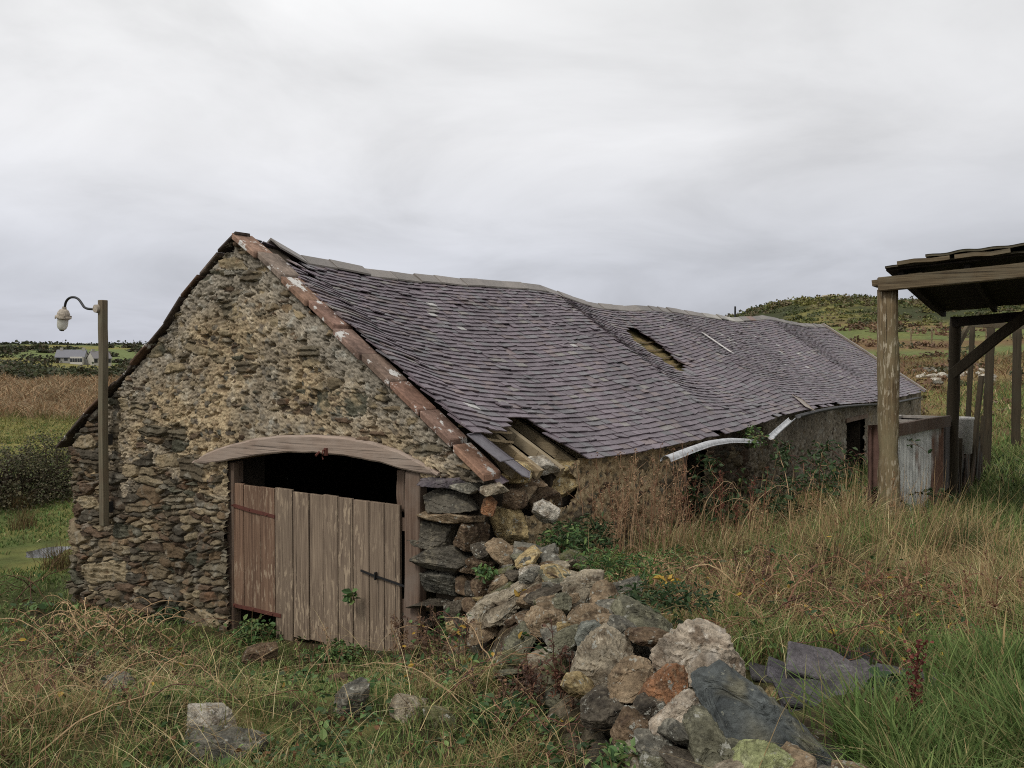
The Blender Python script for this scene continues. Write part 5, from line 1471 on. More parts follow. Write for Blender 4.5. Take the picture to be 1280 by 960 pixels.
    def fdry(x, y):
        n1, n2, right, lush, shed, dryr, tangle, t, s = fields(x, y)
        pr = np.clip(dryr * (.42 + .9 * n1 + .5 * n2) - .9 * np.clip(lush, 0, 1), 0, 1)
        tall = np.clip(.10 + 1.1 * n1 + .9 * gs(x, y, 3.6, 9.4, 1.5), 0, 1) * sstep(6.0, 9.0, y) * (1 - .6 * sstep(4.7, 5.5, x))
        hh = (.17 + .20 * G.random(len(x))) * (.6 + 1.1 * np.clip(n2 + .35, 0, 1)) + .40 * tall * G.random(len(x)) ** .6
        return pr, hh, (60 + 60 * G.random(len(x))).astype(int), pal3(len(x), np.clip(.22 + .9 * n2 + .3 * tall, .06, .75), .16)
    tussocks('dry_grass', 4900, -4, 46, 3.6, 24, .85, fdry, 'tangled tussocks of dead straw-coloured grass between the barn and the shed')
    def ftan(x, y):
        n1, n2, right, lush, shed, dryr, tangle, t, s = fields(x, y)
        big = .9 * gs(x, y, -2.6, 4.8, .7) + .9 * gs(x, y, -2.9, 6.0, .8) + .7 * gs(x, y, -.15, 5.8, .4) + .5 * gs(x, y, .1, 4.4, .35) + .5 * gs(x, y, -.6, 6.9, .3)
        pr = np.clip(big * (.55 + n2) + .08 * (n2 > .05), 0, 1) * (right < .6)
        return pr, .12 + .15 * G.random(len(x)), (30 + 40 * G.random(len(x))).astype(int), pal3(len(x), np.clip(.42 + .8 * n2, .1, .8), .08)
    tussocks('straw_tussocks', 1700, -44, 8, 3.4, 11, 1.0, ftan, 'straw and green tussocks in front of the barn door and at the lower left')
    def flush(x, y):
        n1, n2, right, lush, shed, dryr, tangle, t, s = fields(x, y)
        l_ = pick([(112,144,62),(92,124,50),(132,156,78),(80,110,46)], len(x))
        return np.clip(lush * right * .9, 0, 1), .15 + .13 * G.random(len(x)), (30 + 40 * G.random(len(x))).astype(int), l_
    tussocks('green_tussocks', 1500, 16, 44, 3.2, 12, 1.1, flush, 'bright broad-bladed green tussocks at the lower right corner', 1.7)
    # flattened straw and thatch between them
    n = 60000
    x, y = sector(n, -44, 44, 3.2, 16, .9); k = keep_mask(x, y); x, y = x[k], y[k]
    q = fields(x, y); k = G.random(len(x)) < np.clip(q[5] * .35 + np.clip(q[6], 0, 1) * .14 + .015 - q[3], 0, 1); x, y = x[k], y[k]; m = len(x)
    blades('fallen_straw', x, y, .16 + .3 * G.random(m), .0036 * np.maximum(1, np.hypot(x, y) / 6), 1.6 + .8 * G.random(m), pick(STRAW + RUSSET[:2], m), z=H(x, y) + .04 + .08 * G.random(m), label='bleached straw lying flat among the grass', cat='dry grass')
    # seed stalks standing above it
    n = 3000
    x, y = sector(n, -4, 34, 5.5, 17, .8); k = keep_mask(x, y); x, y = x[k], y[k]
    q = fields(x, y); k = G.random(len(x)) < np.clip(q[5] * (.5 + q[0]), 0, 1); x, y = x[k], y[k]; m = len(x); r = np.hypot(x, y)
    h = .45 + .5 * G.random(m); az = .4 + .7 * G.normal(size=m)
    c = pick([(196,168,120),(176,146,100),(158,128,88)], m)
    blades('seed_grass', x, y, h, .0042 * np.maximum(1, r / 7), .05 + .35 * G.random(m), c, label='tall thin bleached stalks standing above the dead grass', cat='dry grass', az=az)
make_grass()
def ground_cover():
    n = 60000
    x, y = sector(n, -34, 34, 3.0, 12, 1.0); k = keep_mask(x, y); x, y = x[k], y[k]
    q = fields(x, y); f = fbm(p2(x * 1.6, y * 1.6, 44), 4)
    k = G.random(len(x)) < np.clip((f - .02) * 2.2, 0, 1); x, y = x[k], y[k]; m = len(x); r = np.hypot(x, y)
    P = np.stack([x, y, H(x, y) + .015 + .10 * G.random(m) ** 1.5], 1)
    V, F, C = leaves(P, (.018 + .03 * G.random(m)) * np.maximum(1, r / 6), LG + LD + LG + LA[2:3], .7)
    tag(obj('ground_cover', V, F, M['leaf'], None, C, False, P.mean(0)), 'low broad-leaved weeds creeping through the turf', 'weeds', kind='stuff')

# --- stems, leaves ----------------------------------------------------------
def leaves(P, size, cols, wide=.55, up=.5):
    """folded six-cornered leaves at points P"""
    n = len(P); d = G.normal(size=(n, 3)); d[:, 2] = d[:, 2] * .6 - .1; d /= np.linalg.norm(d, axis=1)[:, None]
    nz = G.normal(size=(n, 3)) * (1 - up) + ZZ * up * 1.5; s = np.cross(d, nz); s /= np.linalg.norm(s, axis=1)[:, None]; nz = np.cross(s, d)
    L_ = (size * (.6 + .8 * G.random(n)))[:, None]; Wd = L_ * wide * .5
    V = np.stack([P, P + d * L_ * .35 - s * Wd + nz * L_ * .12, P + d * L_ * .75 - s * Wd * .7 + nz * L_ * .06, P + d * L_ - nz * L_ * .08, P + d * L_ * .75 + s * Wd * .7 + nz * L_ * .06, P + d * L_ * .35 + s * Wd + nz * L_ * .12], 1)
    b = (np.arange(n) * 6)[:, None]
    F = np.concatenate([b + np.array([[0, 3, 2, 1]]), b + np.array([[0, 5, 4, 3]])])
    c = pick(cols, n); C = np.repeat(c[:, None], 6, 1)
    return V.reshape(-1, 3), F, C.reshape(-1, 3)
LG = [(84,116,62),(66,98,50),(106,134,74),(118,140,76),(76,102,60)]
LD = [(62,84,48),(50,74,42),(78,96,58),(68,84,54)]
LA = [(176,140,44),(148,104,48),(120,84,52),(196,160,56)]
def plant_leaves(parent, P, size, cols, name='foliage', wide=.55):
    V, F, C = leaves(P, np.full(len(P), size), cols, wide)
    return obj(name, V, F, M['leaf'], parent, C, False)
def arc(p0, az, ln, rise, drop, n=14):
    f = np.linspace(0, 1, n); d = np.array([math.cos(az), math.sin(az), 0])
    P = p0 + d * (ln * f)[:, None] + ZZ * (rise * np.sin(f * math.pi * .62) - drop * f ** 2.5)[:, None]
    P += np.cumsum(G.normal(size=(n, 3)) * ln * .012, axis=0); return P
def bramble(px, py, n, ln, lab, leafn=60, cols=LG, rad=.004, spread=.35, stemc=((120,82,62),(150,118,86),(176,146,108),(96,64,56)), rise=.5, size=.045, up=None, group='bramble tangles'):
    p = march(px, py, H) if up is None else up
    t = thing('bramble', lab, 'bramble', p, group)
    mb = MB(); LP_ = []
    for i in range(n):
        b = p + np.array([G.normal() * spread, G.normal() * spread, 0]); b[2] = Hs(b[0], b[1]) - .03
        P = arc(b, G.random() * 6.28, ln * G.uniform(.5, 1.2), ln * rise * G.uniform(.3, 1.2), ln * .35 * G.random())
        mb.tube(P, np.linspace(rad * G.uniform(.7, 1.5), rad * .4, len(P)), 5, lin(stemc[G.integers(len(stemc))]) * G.uniform(.8, 1.2))
        for q in range(3):      # side shoots
            k = G.integers(3, 12); P2 = arc(P[k], G.random() * 6.28, ln * .3 * G.random() + .05, ln * .12, ln * .1, 7)
            mb.tube(P2, np.linspace(rad * .6, rad * .25, 7), 4, lin(stemc[G.integers(len(stemc))])); LP_.append(P2[2:])
        LP_.append(P[4:])
    mb.build('stems', M['stem'], t)
    LPt = np.vstack(LP_); k = G.integers(0, len(LPt), leafn); Q = LPt[k] + G.normal(size=(leafn, 3)) * .02
    if leafn: plant_leaves(t, Q, size, cols)
    return t
def leafy(px, py, n, rx, rz, cols, lab, size=.05, cat='plant', name='leafy_plant', ry=None, base=None, group=None, stems=8, wide=.6, dep=0.0):
    p = march(px, py, H) if base is None else base
    t = thing(name, lab, cat, p, group); ry = ry or rx
    d = G.normal(size=(n * 2, 3)); d /= np.linalg.norm(d, axis=1)[:, None]; d[:, 2] = np.abs(d[:, 2])
    r = G.random(n * 2) ** .45
    Q = p + d * r[:, None] * np.array([rx, ry, rz])
    k = pn((Q - p) / max(rx, .05) * 2.2 + px) > -.16; Q = Q[k][:n]
    plant_leaves(t, Q, size, cols, wide=wide)
    mb = MB()
    for i in range(stems):
        q = Q[G.integers(len(Q))]; b = p + np.array([G.normal() * rx * .3, G.normal() * ry * .3, -.03])
        P = np.stack([b + (q - b) * f + ZZ * .06 * math.sin(f * 3.1) for f in np.linspace(0, 1, 7)]); mb.tube(P, np.linspace(.005, .002, 7) * max(1, size / .05), 4, lin((96,84,54)))
    mb.build('stems', M['stem'], t)
    return t
ground_cover()
# brambles and dead stems
bramble(70, 900, 30, .62, 'sprawling dead bramble stems at the lower left corner', 70, LD + LA[2:], spread=.45)
bramble(60, 830, 30, .75, 'brown bramble tangle at the left edge below the barn corner', 60, LG + LA[2:], spread=.5)
bramble(120, 800, 22, .8, 'thick straw-coloured broken stems before the left foot of the barn', 10, LG, rad=.007, spread=.3, stemc=((190,160,118),(164,134,96),(176,146,108)))
bramble(30, 760, 8, .9, 'dark arching bramble at the left edge beside the muddy puddle', 25, LG, rad=.005, spread=.5, stemc=((84,60,48),(110,84,60)))
bramble(590, 830, 22, .6, 'green and yellow leaved bramble at the right foot of the door', 260, LG + LG + LA, spread=.3, size=.045)
bramble(640, 870, 18, .6, 'bramble with reddish stems in front of the middle of the tumbled wall', 170, LG + LD + LA[:1], spread=.32)
bramble(700, 930, 14, .42, 'low bramble at the bottom edge left of the tumbled wall', 130, LG + LD, spread=.25)
bramble(545, 790, 7, .62, 'pale arching bare bramble cane beside the door post', 12, LG, rad=.005, spread=.12, stemc=((190,170,140),(170,140,110)), rise=.7)
bramble(905, 775, 30, .85, 'bare pale stems sprawling behind the pinkish-white boulder', 40, LD, rad=.006, spread=.3, stemc=((190,160,118),(150,116,84),(120,84,64)))
bramble(985, 800, 40, .75, 'dark brown bramble mass over the back of the discarded slates', 90, LD + LA[2:], spread=.4, stemc=((96,64,56),(120,84,64),(150,118,86)))
bramble(1080, 800, 36, .65, 'reddish brown dead stems over the right of the discarded slates', 70, LD + LA[2:], spread=.5, stemc=((130,86,64),(150,112,84),(106,70,56)))
bramble(960, 730, 14, .7, 'thin bramble in the long grass in front of the side doorway', 90, LG, spread=.5)
bramble(860, 690, 16, .9, 'dead canes leaning against the wall beside the side doorway', 40, LG, rad=.005, spread=.4, stemc=((176,150,112),(140,110,80),(120,84,64)), rise=.9)
bramble(920, 670, 22, 1.1, 'dark leaved bramble climbing the long wall right of the side doorway', 900, LD, rad=.005, spread=.7, rise=.9, size=.07)
bramble(1010, 660, 18, 1.0, 'dark leaved bramble low along the middle of the long wall', 700, LD, rad=.005, spread=.8, rise=.9, size=.07)
bramble(1060, 650, 14, 1.0, 'green and brown bramble below the far opening of the long wall', 420, LD + LG, rad=.006, spread=.7, rise=.9, size=.075)
bramble(880, 745, 44, .75, 'brown leafless bramble mat behind the wide green weed patch', 40, LD + LA[2:], spread=.45, stemc=((110,76,60),(140,106,80),(170,138,104)))
bramble(1000, 760, 44, .8, 'reddish twiggy tangle above the back of the discarded slates', 60, LG + LA[2:], spread=.5, stemc=((112,72,58),(140,100,76),(88,60,50)))
bramble(1150, 770, 20, .55, 'red-brown twiggy tangle in the long grass at the right', 60, LG + LA[2:], spread=.45, stemc=((120,78,60),(150,110,82)))
bramble(1225, 800, 18, .5, 'dead bramble in the straw near the right edge', 50, LG + LA, spread=.4, stemc=((140,100,74),(170,134,98)))
bramble(1060, 700, 16, .7, 'bramble half lost in the tall dead grass right of centre', 120, LG, spread=.5)
# leafy clumps
leafy(215, 778, 420, .24, .20, LD, 'dark green leafy clump at the foot of the gable left of the door', .055, 'weed', 'leafy_weed')
leafy(268, 775, 260, .22, .30, LG, 'nettle-like clump close against the left door post', .06, 'weed', 'leafy_weed')
leafy(320, 800, 380, .28, .22, LG, 'green weeds along the left half of the door foot', .055, 'weed', 'leafy_weed')
leafy(420, 822, 340, .34, .14, LG, 'low weeds along the middle of the door foot', .05, 'weed', 'leafy_weed')
leafy(495, 800, 320, .24, .34, LD + LG, 'ivy and weeds climbing the right door post', .055, 'weed', 'leafy_weed')
leafy(570, 800, 320, .24, .24, LG, 'weeds under the built stones of the barn corner', .055, 'weed', 'leafy_weed')
p = gp(440, 748, .03); leafy(440, 748, 26, .05, .08, LG, 'single leafy sprig against the right half of the door', .075, 'weed', 'leafy_weed', base=GW(p[0], p[1], .05), stems=3)
def heapbase(px, py, Y): p = at(px, py, Y); return p
leafy(708, 690, 520, .30, .30, LG + LD, 'bright green fern-like clump below the eave beside the whitish stone', .06, 'fern', 'fern', base=at(708, 694, 8.0), wide=.35)
leafy(735, 668, 380, .26, .28, LD, 'darker fern clump against the yellow side wall', .06, 'fern', 'fern', base=at(738, 680, 8.7), wide=.35)
leafy(770, 708, 560, .42, .18, LG + [(112,128,60)], 'low yellowish-green fern patch behind the tumbled wall', .05, 'fern', 'fern', base=at(770, 716, 7.0), wide=.3)
leafy(850, 712, 620, .5, .22, LG + [(112,128,60)], 'wide green weed patch before the side doorway', .05, 'weed', 'leafy_weed', base=at(850, 716, 8.6), wide=.35)
leafy(830, 742, 420, .36, .14, LD, 'dark weeds just behind the middle of the tumbled wall', .045, 'weed', 'leafy_weed', base=at(835, 756, 5.7), wide=.4)
leafy(655, 742, 20, .04, .05, LA[:1] + LA[3:], 'small yellow autumn leaves on the tumbled wall', .05, 'weed', 'leafy_weed', base=at(655, 745, 6.55), stems=2)
leafy(836, 727, 30, .08, .04, LA[:1] + LA[3:], 'little patch of yellow leaves behind the flat-topped slab', .045, 'weed', 'leafy_weed', base=at(836, 727, 6.2), stems=2)
leafy(590, 838, 40, .12, .08, LA, 'orange autumn leaves in the brambles by the door', .045, 'weed', 'leafy_weed', stems=3)
leafy(612, 722, 90, .10, .12, LG + [(104,132,60)], 'bright green ivy sprig between the corner stones', .05, 'weed', 'leafy_weed', base=at(606, 722, 7.25), stems=4)
leafy(648, 905, 420, .30, .16, LD + LG, 'dark weeds in front of the mossy stone by the tumbled wall', .045, 'weed', 'leafy_weed')
leafy(800, 935, 120, .14, .10, LG, 'small fresh weeds at the foot of the tumbled wall face', .045, 'weed', 'leafy_weed', base=at(770, 962, 3.75))
leafy(1245, 890, 380, .26, .16, LD + LG, 'dark broad-leaved weeds at the right edge in the bright grass', .07, 'weed', 'leafy_weed', wide=.8)
leafy(1130, 868, 160, .2, .1, LD, 'small broad leaves under the rightmost slate slab', .06, 'weed', 'leafy_weed', wide=.8)
leafy(930, 705, 420, .45, .2, LG + [(104,118,62)], 'green weed cushion in the long grass right of the side doorway', .05, 'weed', 'leafy_weed', wide=.4)
leafy(1010, 735, 380, .45, .16, LG + [(104,118,62)], 'green weeds in the middle of the dead grass', .045, 'weed', 'leafy_weed', wide=.4)
leafy(1110, 730, 300, .4, .15, LG, 'green weeds in the dead grass below the front shed post', .045, 'weed', 'leafy_weed', wide=.4)
leafy(1215, 700, 420, .5, .2, LG + LD, 'green weeds at the edge of the shade under the shed', .06, 'weed', 'leafy_weed', wide=.5)
leafy(960, 775, 260, .3, .14, LD, 'dark weeds at the back left of the discarded slates', .045, 'weed', 'leafy_weed', wide=.5)
leafy(1100, 790, 30, .1, .08, LA, 'few yellow leaves on the stems above the slates', .05, 'weed', 'leafy_weed')
leafy(1268, 808, 30, .09, .06, LA[:1] + LA[3:], 'yellow leaf sprig low at the right edge in the dead grass', .05, 'weed', 'leafy_weed')
leafy(90, 880, 200, .26, .12, LD, 'dark green weeds among the lower left brambles', .045, 'weed', 'leafy_weed')
leafy(938, 540, 160, .22, .30, LG + [(104,124,60)], 'tuft of green weeds growing in the eave between the broken gutters', .06, 'weed', 'leafy_weed', base=spx(940, 556, -.22), stems=5)
# ferns / dead stalks by the yellow wall: tall brown dead herbs
def dead_herb(px, py, n, ht, spread, lab, cols=((150,116,86),(170,138,104),(128,92,68)), base=None, tuft=True):
    p = march(px, py, H) if base is None else base; t = thing('dead_herb', lab, 'dead plant', p, 'dead standing herbs'); mb = MB(); Q = []
    for i in range(n):
        b = p + np.array([G.normal() * spread, G.normal() * spread, -.04]); h = ht * G.uniform(.45, 1.15); ln = G.normal(size=2) * .12 * h
        f = np.linspace(0, 1, 9)[:, None]; P = b + f * np.array([ln[0], ln[1], h]); P[:, :2] += np.cumsum(G.normal(size=(9, 2)) * .006, 0)
        c = lin(cols[G.integers(len(cols))]); mb.tube(P, np.linspace(.0042, .0018, 9), 4, c)
        for k in range(5):
            j = G.integers(3, 8); q = P[j] + np.array([G.normal() * .06, G.normal() * .06, .05 + .08 * G.random()]) * ht; mb.tube(np.array([P[j], (P[j] + q) / 2 + ZZ * .006, q]), [.0024, .002, .001], 4, c); Q.append(q); Q.append(P[j])
        Q.append(P[-1])
    mb.build('stems', M['stem'], t)
    Q = np.array(Q); Q = Q[G.integers(0, len(Q), len(Q) * (4 if tuft else 2))] + G.normal(size=(len(Q) * (4 if tuft else 2), 3)) * .012 * ht
    plant_leaves(t, Q, .022, cols, 'leaves', .6)  # these small leaf shapes are the herb's seed heads
wb = lambda px, py, o: hit(px, py, C0 - UG * o, UG)
dead_herb(790, 700, 24, 1.0, .26, 'dense pinkish-brown dead herb standing against the yellow side wall', base=wb(795, 690, .45))
dead_herb(760, 700, 12, .7, .18, 'sparser dead herb left of the dense one by the yellow wall', base=wb(760, 690, .4))
dead_herb(815, 690, 16, .9, .2, 'dead herb touching the side doorway post', base=wb(822, 672, .4))
dead_herb(880, 700, 16, .8, .25, 'thin reddish dead herb right of the side doorway', ((120,70,56),(140,92,70)), base=wb(885, 670, .5))
dead_herb(690, 870, 9, .55, .05, 'dark brown dead dock stalk in front of the tumbled wall', ((84,56,44),(100,70,54)), base=march(690, 905, H), tuft=True)
dead_herb(505, 830, 12, .5, .10, 'dead stalks clumped before the right half of the door', ((140,112,84),(120,92,70)))
DK = ((96,72,54),(116,88,66),(78,58,46))
dead_herb(60, 880, 14, .42, .25, 'dark coarse dead stalks among the brambles at the lower left', DK, tuft=False)
dead_herb(150, 830, 12, .40, .22, 'coarse dead stalks before the left half of the gable', DK + ((170,140,104),), tuft=False)
dead_herb(375, 850, 7, .42, .22, 'few coarse bent stalks in the grass before the middle of the door', ((170,140,104),(120,92,70)), tuft=False)
dead_herb(570, 850, 12, .45, .18, 'brown coarse stalks at the left foot of the tumbled wall', DK, tuft=True)
dead_herb(640, 900, 12, .42, .18, 'brown coarse stalks low before the mossy stones of the tumbled wall', DK + ((150,112,84),), tuft=True)
dead_herb(740, 905, 8, .34, .14, 'reddish coarse stalks at the foot of the big round beige boulder', ((110,70,54),(130,90,70)), tuft=True)
dead_herb(950, 760, 16, .55, .3, 'dark coarse stalks behind the discarded slates', DK, tuft=True)
dead_herb(1180, 790, 14, .5, .3, 'reddish coarse stalks in the dead grass near the right edge', ((120,80,60),(150,112,84)), tuft=True)
dead_herb(1040, 690, 20, .8, .5, 'tall brown seeded stalks in the dead grass left of the front shed post', ((150,118,84),(170,138,98)), tuft=True)
def dock(px, py, ht, lab):
    p = march(px, py, H); t = thing('dock_plant', lab, 'dock plant', p); mb = MB(); Q = []
    P = p + np.linspace(0, 1, 9)[:, None] * np.array([.03, 0, ht]); mb.tube(P, np.linspace(.006, .003, 9), 5, lin((92,48,40)))
    for k in range(9):
        b = P[2 + k * 6 // 9]; az = G.random() * 6.28; l = ht * .28 * (1 - k / 14); e = b + np.array([math.cos(az) * l * .5, math.sin(az) * l * .5, l]); S = b + np.linspace(0, 1, 6)[:, None] * (e - b); mb.tube(S, np.linspace(.003, .0015, 6), 4, lin((92,48,40))); Q.append(S[1:])
    Q.append(P[5:]); Q = np.vstack(Q); Q = np.repeat(Q, 5, 0) + G.normal(size=(len(Q) * 5, 3)) * .013
    mb.build('stalk', M['stem'], t); plant_leaves(t, Q, .016, [(104,50,42),(86,42,36),(124,66,52)], 'leaves', .9)  # leaf shapes along the stalk are the dock's seed heads
dock(1138, 950, .52, 'dark red dock plant gone to seed in the bright green grass')

# --- bushes and hedges ---------------------------------------------------------
def bush(name, c, rad, n, size, cols, lab, cat='bush', group=None, twigs=14, seed=0, wide=.8, trunkc=(70,58,46)):
    c = np.asarray(c, float); c[2] = Hs(c[0], c[1]); t = thing(name, lab, cat, c, group)
    d = G.normal(size=(n * 3, 3)); d /= np.linalg.norm(d, axis=1)[:, None]; d[:, 2] = np.abs(d[:, 2]) * 1.05 - .12
    bump_ = 1 + .38 * fbm(d * 1.7 + seed * 3.3 + c[0], 3)
    Q = c + d * (G.random(n * 3) ** .38 * bump_)[:, None] * np.array(rad)
    k = pn((Q - c) / np.mean(rad) * 3.1 + seed) > -.14; Q = Q[k][:n]
    plant_leaves(t, Q, size, cols, wide=wide)
    if twigs:
        mb = MB()
        for i in range(twigs):
            q = Q[G.integers(len(Q))]; b = c + np.array([G.normal() * rad[0] * .18, G.normal() * rad[1] * .18, -.1])
            P = np.stack([b + (q - b) * f + ZZ * rad[2] * .15 * math.sin(f * 3.1) for f in np.linspace(0, 1.06, 8)]); mb.tube(P, np.linspace(.02, .004, 8) * max(rad[2], .6), 5, lin(trunkc))
        mb.build('branches', M['stem'], t)
    return t
BR = [(98,94,66),(84,78,56),(112,104,74),(92,98,62),(78,72,54)]
b1 = at(8, 622, 18.5); b2 = at(60, 618, 19.5)
bush('thicket', b1, (1.15, 1.2, 1.45), 9000, .042, BR, 'dark twiggy thicket at the left edge behind the puddle', seed=1, twigs=60)
bush('thicket', b2, (1.0, 1.1, 1.35), 9000, .042, BR, 'dark twiggy thicket between the left one and the barn corner', seed=2, twigs=60)
bush('thicket', at(-45, 625, 17.5), (1.2, 1.2, 1.2), 1500, .06, BR, 'dark twiggy thicket at the very edge of the picture', seed=3, twigs=20)
# rushes in the wet field
x = -6.9 + .10 * G.normal(size=160); y = 16.4 + .12 * G.normal(size=160)
for j, (rx_, ry_, lab_) in enumerate(((-6.9, 16.4, 'brown rush tuft standing behind the puddle in the green field'), (-8.3, 15.6, 'rush tuft at the left edge of the green field'), (-6.2, 12.6, 'low rush tuft between the puddle and the barn corner'), (-9.6, 17.9, 'rush tuft in front of the dark thicket'))):
    x = rx_ + .10 * G.normal(size=160); y = ry_ + .12 * G.normal(size=160)
    blades('rush_tuft', x, y, .25 + .25 * G.random(160), np.full(160, .008), .7 * G.random(160), pick([(122,96,62),(96,80,50),(112,104,60)], 160), label=lab_, cat='rush', kind=None)
def grassbelt(name, n, x0, x1, y0, y1, h0, h1, cols, lab, wsc=1.0, cond=None):
    x = G.uniform(x0, x1, n); y = G.uniform(y0, y1, n)
    k = ~in_barn(x, y, .1) & (np.abs(x / y) < .62); k &= fbm(p2(x * .35, y * .35, 6), 3) > -.2
    if cond is not None: k &= cond(x, y)
    x, y = x[k], y[k]; m = len(x); f = fbm(p2(x * .3, y * .3, 2), 3)
    blades(name, x, y, (h0 + (h1 - h0) * G.random(m)) * (1 + 1.2 * f), .014 * wsc * np.maximum(1, y / 16) * (.6 + .8 * G.random(m)), .4 + 1.3 * G.random(m), pick(cols, m), label=lab, cat='rough grass')
grassbelt('bracken', 34000, -42, -9, 38, 66, .25, .85, [(166,132,94),(142,112,80),(182,152,112),(126,110,80),(164,148,112)], 'orange-brown bracken and rough grass on the bank beyond the field', 1.0, lambda x, y: fbm(p2(x * .22, y * .16, 16), 3) > -.3)
grassbelt('rough_grass', 16000, -26, -7, 24, 40, .12, .35, [(132,126,66),(112,112,56),(148,136,84),(98,108,50)], 'yellowish rough grass at the foot of the bracken bank', .8)
grassbelt('hill_grass', 34000, 8, 52, 19, 66, .12, .5, [(136,112,72),(112,98,60),(96,92,54),(150,128,84),(124,84,58)], 'brownish rough grass on the slope behind the shed', .9)
# hedges of the far farmland: each bush its own
g = np.random.default_rng(31); 
for i in range(46):
    Y = g.uniform(68, 100); px = g.uniform(-30, 175); h = g.uniform(.45, .95) * (1.0 if Y < 84 else 1.2)
    bush('hedge_bush', at(px, 470, Y), (h * 1.7, h * 1.2, h), 260, .30, [(70,76,46),(58,66,40),(84,84,54),(76,70,46)], 'rounded dark bush in the hedge beyond the bracken bank', group='hedge bushes beyond the bracken', twigs=0, seed=i)
for i in range(70):
    Y = g.uniform(120, 520); px = g.uniform(-40, 200); h = g.uniform(1.2, 2.4)
    if 60 < px < 150 and 190 < Y < 300: continue
    bush('far_bush', at(px, 450, Y), (h * 2.4, h * 1.6, h), 110, .7 * Y / 220, [(72,78,52),(62,68,46),(86,84,60),(84,74,56)], 'dark far-off bush on the farmland behind the bracken bank', group='far bushes on the farmland', twigs=0, seed=i)
for i in range(26):
    px = -30 + i * 9.5 + g.uniform(-3, 3); h = g.uniform(1.4, 3.4) if g.random() < .4 else g.uniform(.8, 1.6)
    bush('skyline_bush', at(px, 432, g.uniform(600, 640)), (h * 3.2, h * 2, h), 70, 1.6, [(62,68,50),(72,74,56)], 'tiny dark tree or bush on the far left skyline', group='bushes on the left skyline', twigs=0, seed=i)
# the gorse hill: bushes one cannot count
def scrub(name, n, fx, fy, cond, sz, cols, lab):
    x = fx(n); y = fy(n); k = cond(x, y); x, y = x[k], y[k]; n = len(x); z = H(x, y)
    B = 46; V, F, C = [], [], []
    for i in range(n):
        r = sz(y[i]) * G.uniform(.6, 1.5); d = G.normal(size=(B, 3)); d /= np.linalg.norm(d, axis=1)[:, None]; d[:, 2] = np.abs(d[:, 2])
        V.append(np.array([x[i], y[i], z[i] - .1]) + d * (G.random(B) ** .4)[:, None] * np.array([r * 1.4, r * 1.1, r * .85]))
    P = np.vstack(V); cc = [cols[k] for k in G.integers(0, len(cols), n)]
    V, F, C = leaves(P, np.repeat(np.array([sz(q) for q in y]) * .42, B), [(255,255,255)], .9)
    base = np.repeat(lin(np.array(cc)) , B * 6, 0) * np.repeat(.7 + .6 * G.random((n * B, 1)), 6, 0)
    o = obj(name, V, F, M['leaf'], None, base, False, [np.mean(x), np.mean(y), np.mean(z)])
    tag(o, lab, 'scrub', kind='stuff')
GO = [(82,90,48),(96,102,54),(70,78,44),(112,112,56),(108,98,64),(88,80,54),(78,86,48),(122,118,62),(110,98,70)]
scrub('gorse_scrub', 1900, lambda n: G.uniform(8, 105, n), lambda n: G.uniform(96, 172, n), lambda x, y: (x / y > .14) & (x / y < .62) & (fbm(p2(x * .05, y * .05, 3), 3) > -.18) & ~((y > 82) & (y < 97)), lambda y: .62 * y / 110, GO, 'dark green gorse scrub covering the hill behind the barn')
scrub('bracken_scrub', 1100, lambda n: G.uniform(10, 68, n), lambda n: G.uniform(26, 97, n), lambda x, y: (x / y > .34) & (x / y < .72) & (fbm(p2(x * .09, y * .09, 13), 3) > -.06) & ~((y > 66) & (y < 73)), lambda y: .30 + y * .004, [(114,88,66),(98,78,58),(88,82,56),(76,78,50),(132,104,78)], 'reddish brown bracken patches on the slope behind the shed')
scrub('shed_weeds', 150, lambda n: G.uniform(6, 13, n), lambda n: G.uniform(13, 22, n), lambda x, y: (x / y > .47) & (x / y < .62), lambda y: .22, [(58,72,38),(48,62,34),(66,78,42)], 'dark weeds filling the ground inside the shed')
g = np.random.default_rng(5)
for i, (px, Y, s) in enumerate(((1036,150,1.0),(1050,148,.8),(1062,152,.6),(990,148,.5),(1085,146,.5),(1022,150,.6))):
    x = gx(px, Y); z = Hs(x, Y); tag(place_rock('outcrop', (x, Y, z + s * .3), (s * 1.5, s, s * .8), 0, 800 + i, 'beige', sub=3), ['pale rock outcrop at the top of the gorse hill','second pale outcrop just right of the hilltop one','small pale outcrop right of the hilltop pair','low outcrop left on the gorse hill','small outcrop nearest the shed post','small pale outcrop left of the hilltop pair'][i], 'rock', 'rock outcrops on the gorse hill')

# ---------------------------------------------------------------- sky, sun, camera
w = bpy.data.worlds.new('World'); scn.world = w; w.use_nodes = True
t = w.node_tree; t.nodes.clear()
out = N(t, 'ShaderNodeOutputWorld'); bg = N(t, 'ShaderNodeBackground', ins={'Strength': .08}); bc = N(t, 'ShaderNodeBackground', ins={'Strength': 1.0})
SUN_EL, SUN_AZ = R(48), R(215)
sky = N(t, 'ShaderNodeTexSky', sky_type='NISHITA', sun_disc=False, sun_elevation=SUN_EL, sun_rotation=SUN_AZ)
t.links.new(sky.outputs[0], bg.inputs[0])
gen = N(t, 'ShaderNodeTexCoord').outputs['Generated']
sx = N(t, 'ShaderNodeSeparateXYZ'); t.links.new(gen, sx.inputs[0])
def mth(op, a, b=None):
    n = N(t, 'ShaderNodeMath', operation=op)
    for i, v in ((0, a), (1, b)):
        if v is None: continue
        if hasattr(v, 'is_output'): t.links.new(v, n.inputs[i])
        else: n.inputs[i].default_value = v
    return n.outputs[0]
zc = mth('MAXIMUM', sx.outputs[2], 0.0); den = mth('ADD', zc, .22)
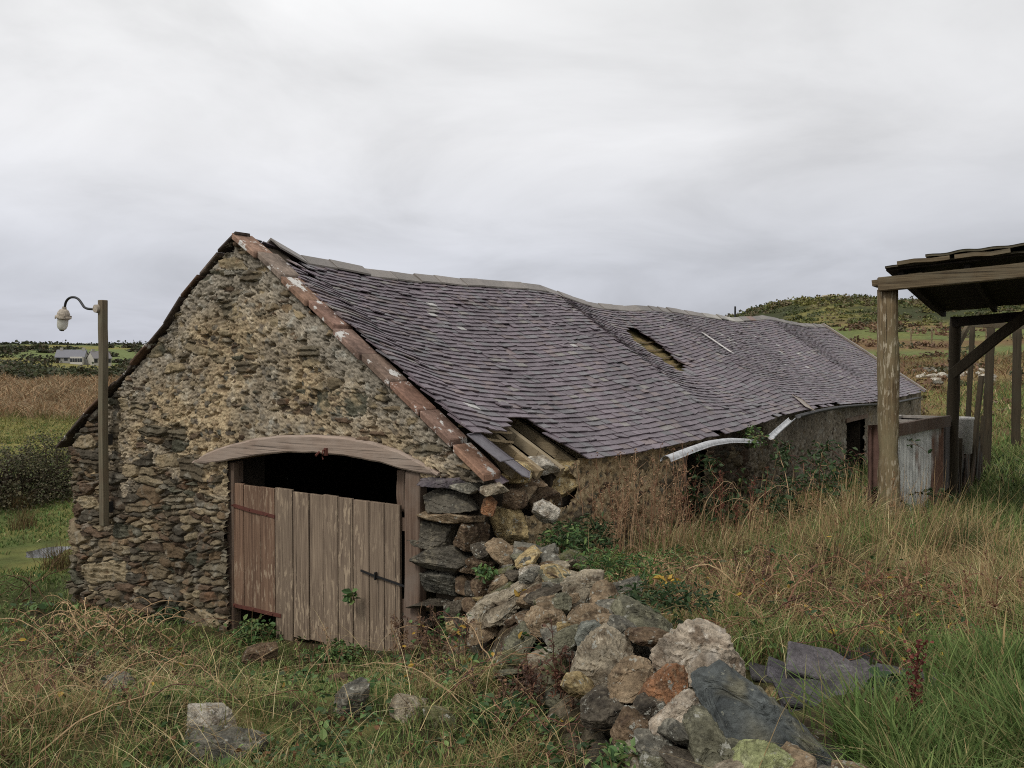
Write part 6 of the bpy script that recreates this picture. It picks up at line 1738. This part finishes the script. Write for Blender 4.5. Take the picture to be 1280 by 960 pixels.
cb = N(t, 'ShaderNodeCombineXYZ'); t.links.new(mth('DIVIDE', sx.outputs[0], den), cb.inputs[0]); t.links.new(mth('DIVIDE', sx.outputs[1], den), cb.inputs[1])
n1 = noise(t, cb.outputs[0], 1.3, 6, .55, .5); n2 = noise(t, cb.outputs[0], .55, 3, .5, .2)
grad = ramp(t, zc, [(0.0, lin0((202,205,217))), (.10, lin0((216,218,226))), (.22, lin0((243,243,245))), (.36, lin0((255,255,255))), (1.0, lin0((255,255,255)))])
cl = ramp(t, n1, [(.30, .81), (.50, .97), (.68, 1.08)]); cl2 = ramp(t, n2, [(.32, .88), (.62, 1.06)])
c = mixc(t, 1.0, grad, cl, 'MULTIPLY'); c = mixc(t, 1.0, c, cl2, 'MULTIPLY')
rg = ramp(t, mth('ADD', mth('MULTIPLY', sx.outputs[0], .5), .5), [(.4, 1.0), (.78, .84)])
c = mixc(t, 1.0, c, rg, 'MULTIPLY')
t.links.new(c, bc.inputs[0])
mx = N(t, 'ShaderNodeMixShader'); mx.inputs[0].default_value = .94
t.links.new(bg.outputs[0], mx.inputs[1]); t.links.new(bc.outputs[0], mx.inputs[2]); t.links.new(mx.outputs[0], out.inputs['Surface'])
sl = bpy.data.lights.new('sun', 'SUN'); sl.energy = 1.4; sl.angle = R(14); sl.color = (1, .96, .9)
so = bpy.data.objects.new('sun', sl); COL.objects.link(so)
sd = Vector((math.sin(SUN_AZ) * math.cos(SUN_EL), math.cos(SUN_AZ) * math.cos(SUN_EL), math.sin(SUN_EL)))
so.rotation_euler = sd.to_track_quat('Z', 'Y').to_euler(); so.location = (0, -5, 20)
cam = bpy.data.cameras.new('camera'); cam.sensor_width = 36; cam.lens = 36 * FPX / 1280; cam.clip_start = .05; cam.clip_end = 20000
co = bpy.data.objects.new('camera', cam); COL.objects.link(co); co.location = CAM; co.rotation_euler = (math.pi / 2 - PITCH, 0, 0); scn.camera = co
scn.view_settings.view_transform = 'Standard'; scn.view_settings.look = 'None'; scn.view_settings.exposure = 0; scn.view_settings.gamma = 1
scn.render.engine = 'CYCLES'; scn.cycles.max_bounces = 6; scn.cycles.transparent_max_bounces = 8; scn.cycles.use_denoising = False; scn.cycles.filter_width = 1.05
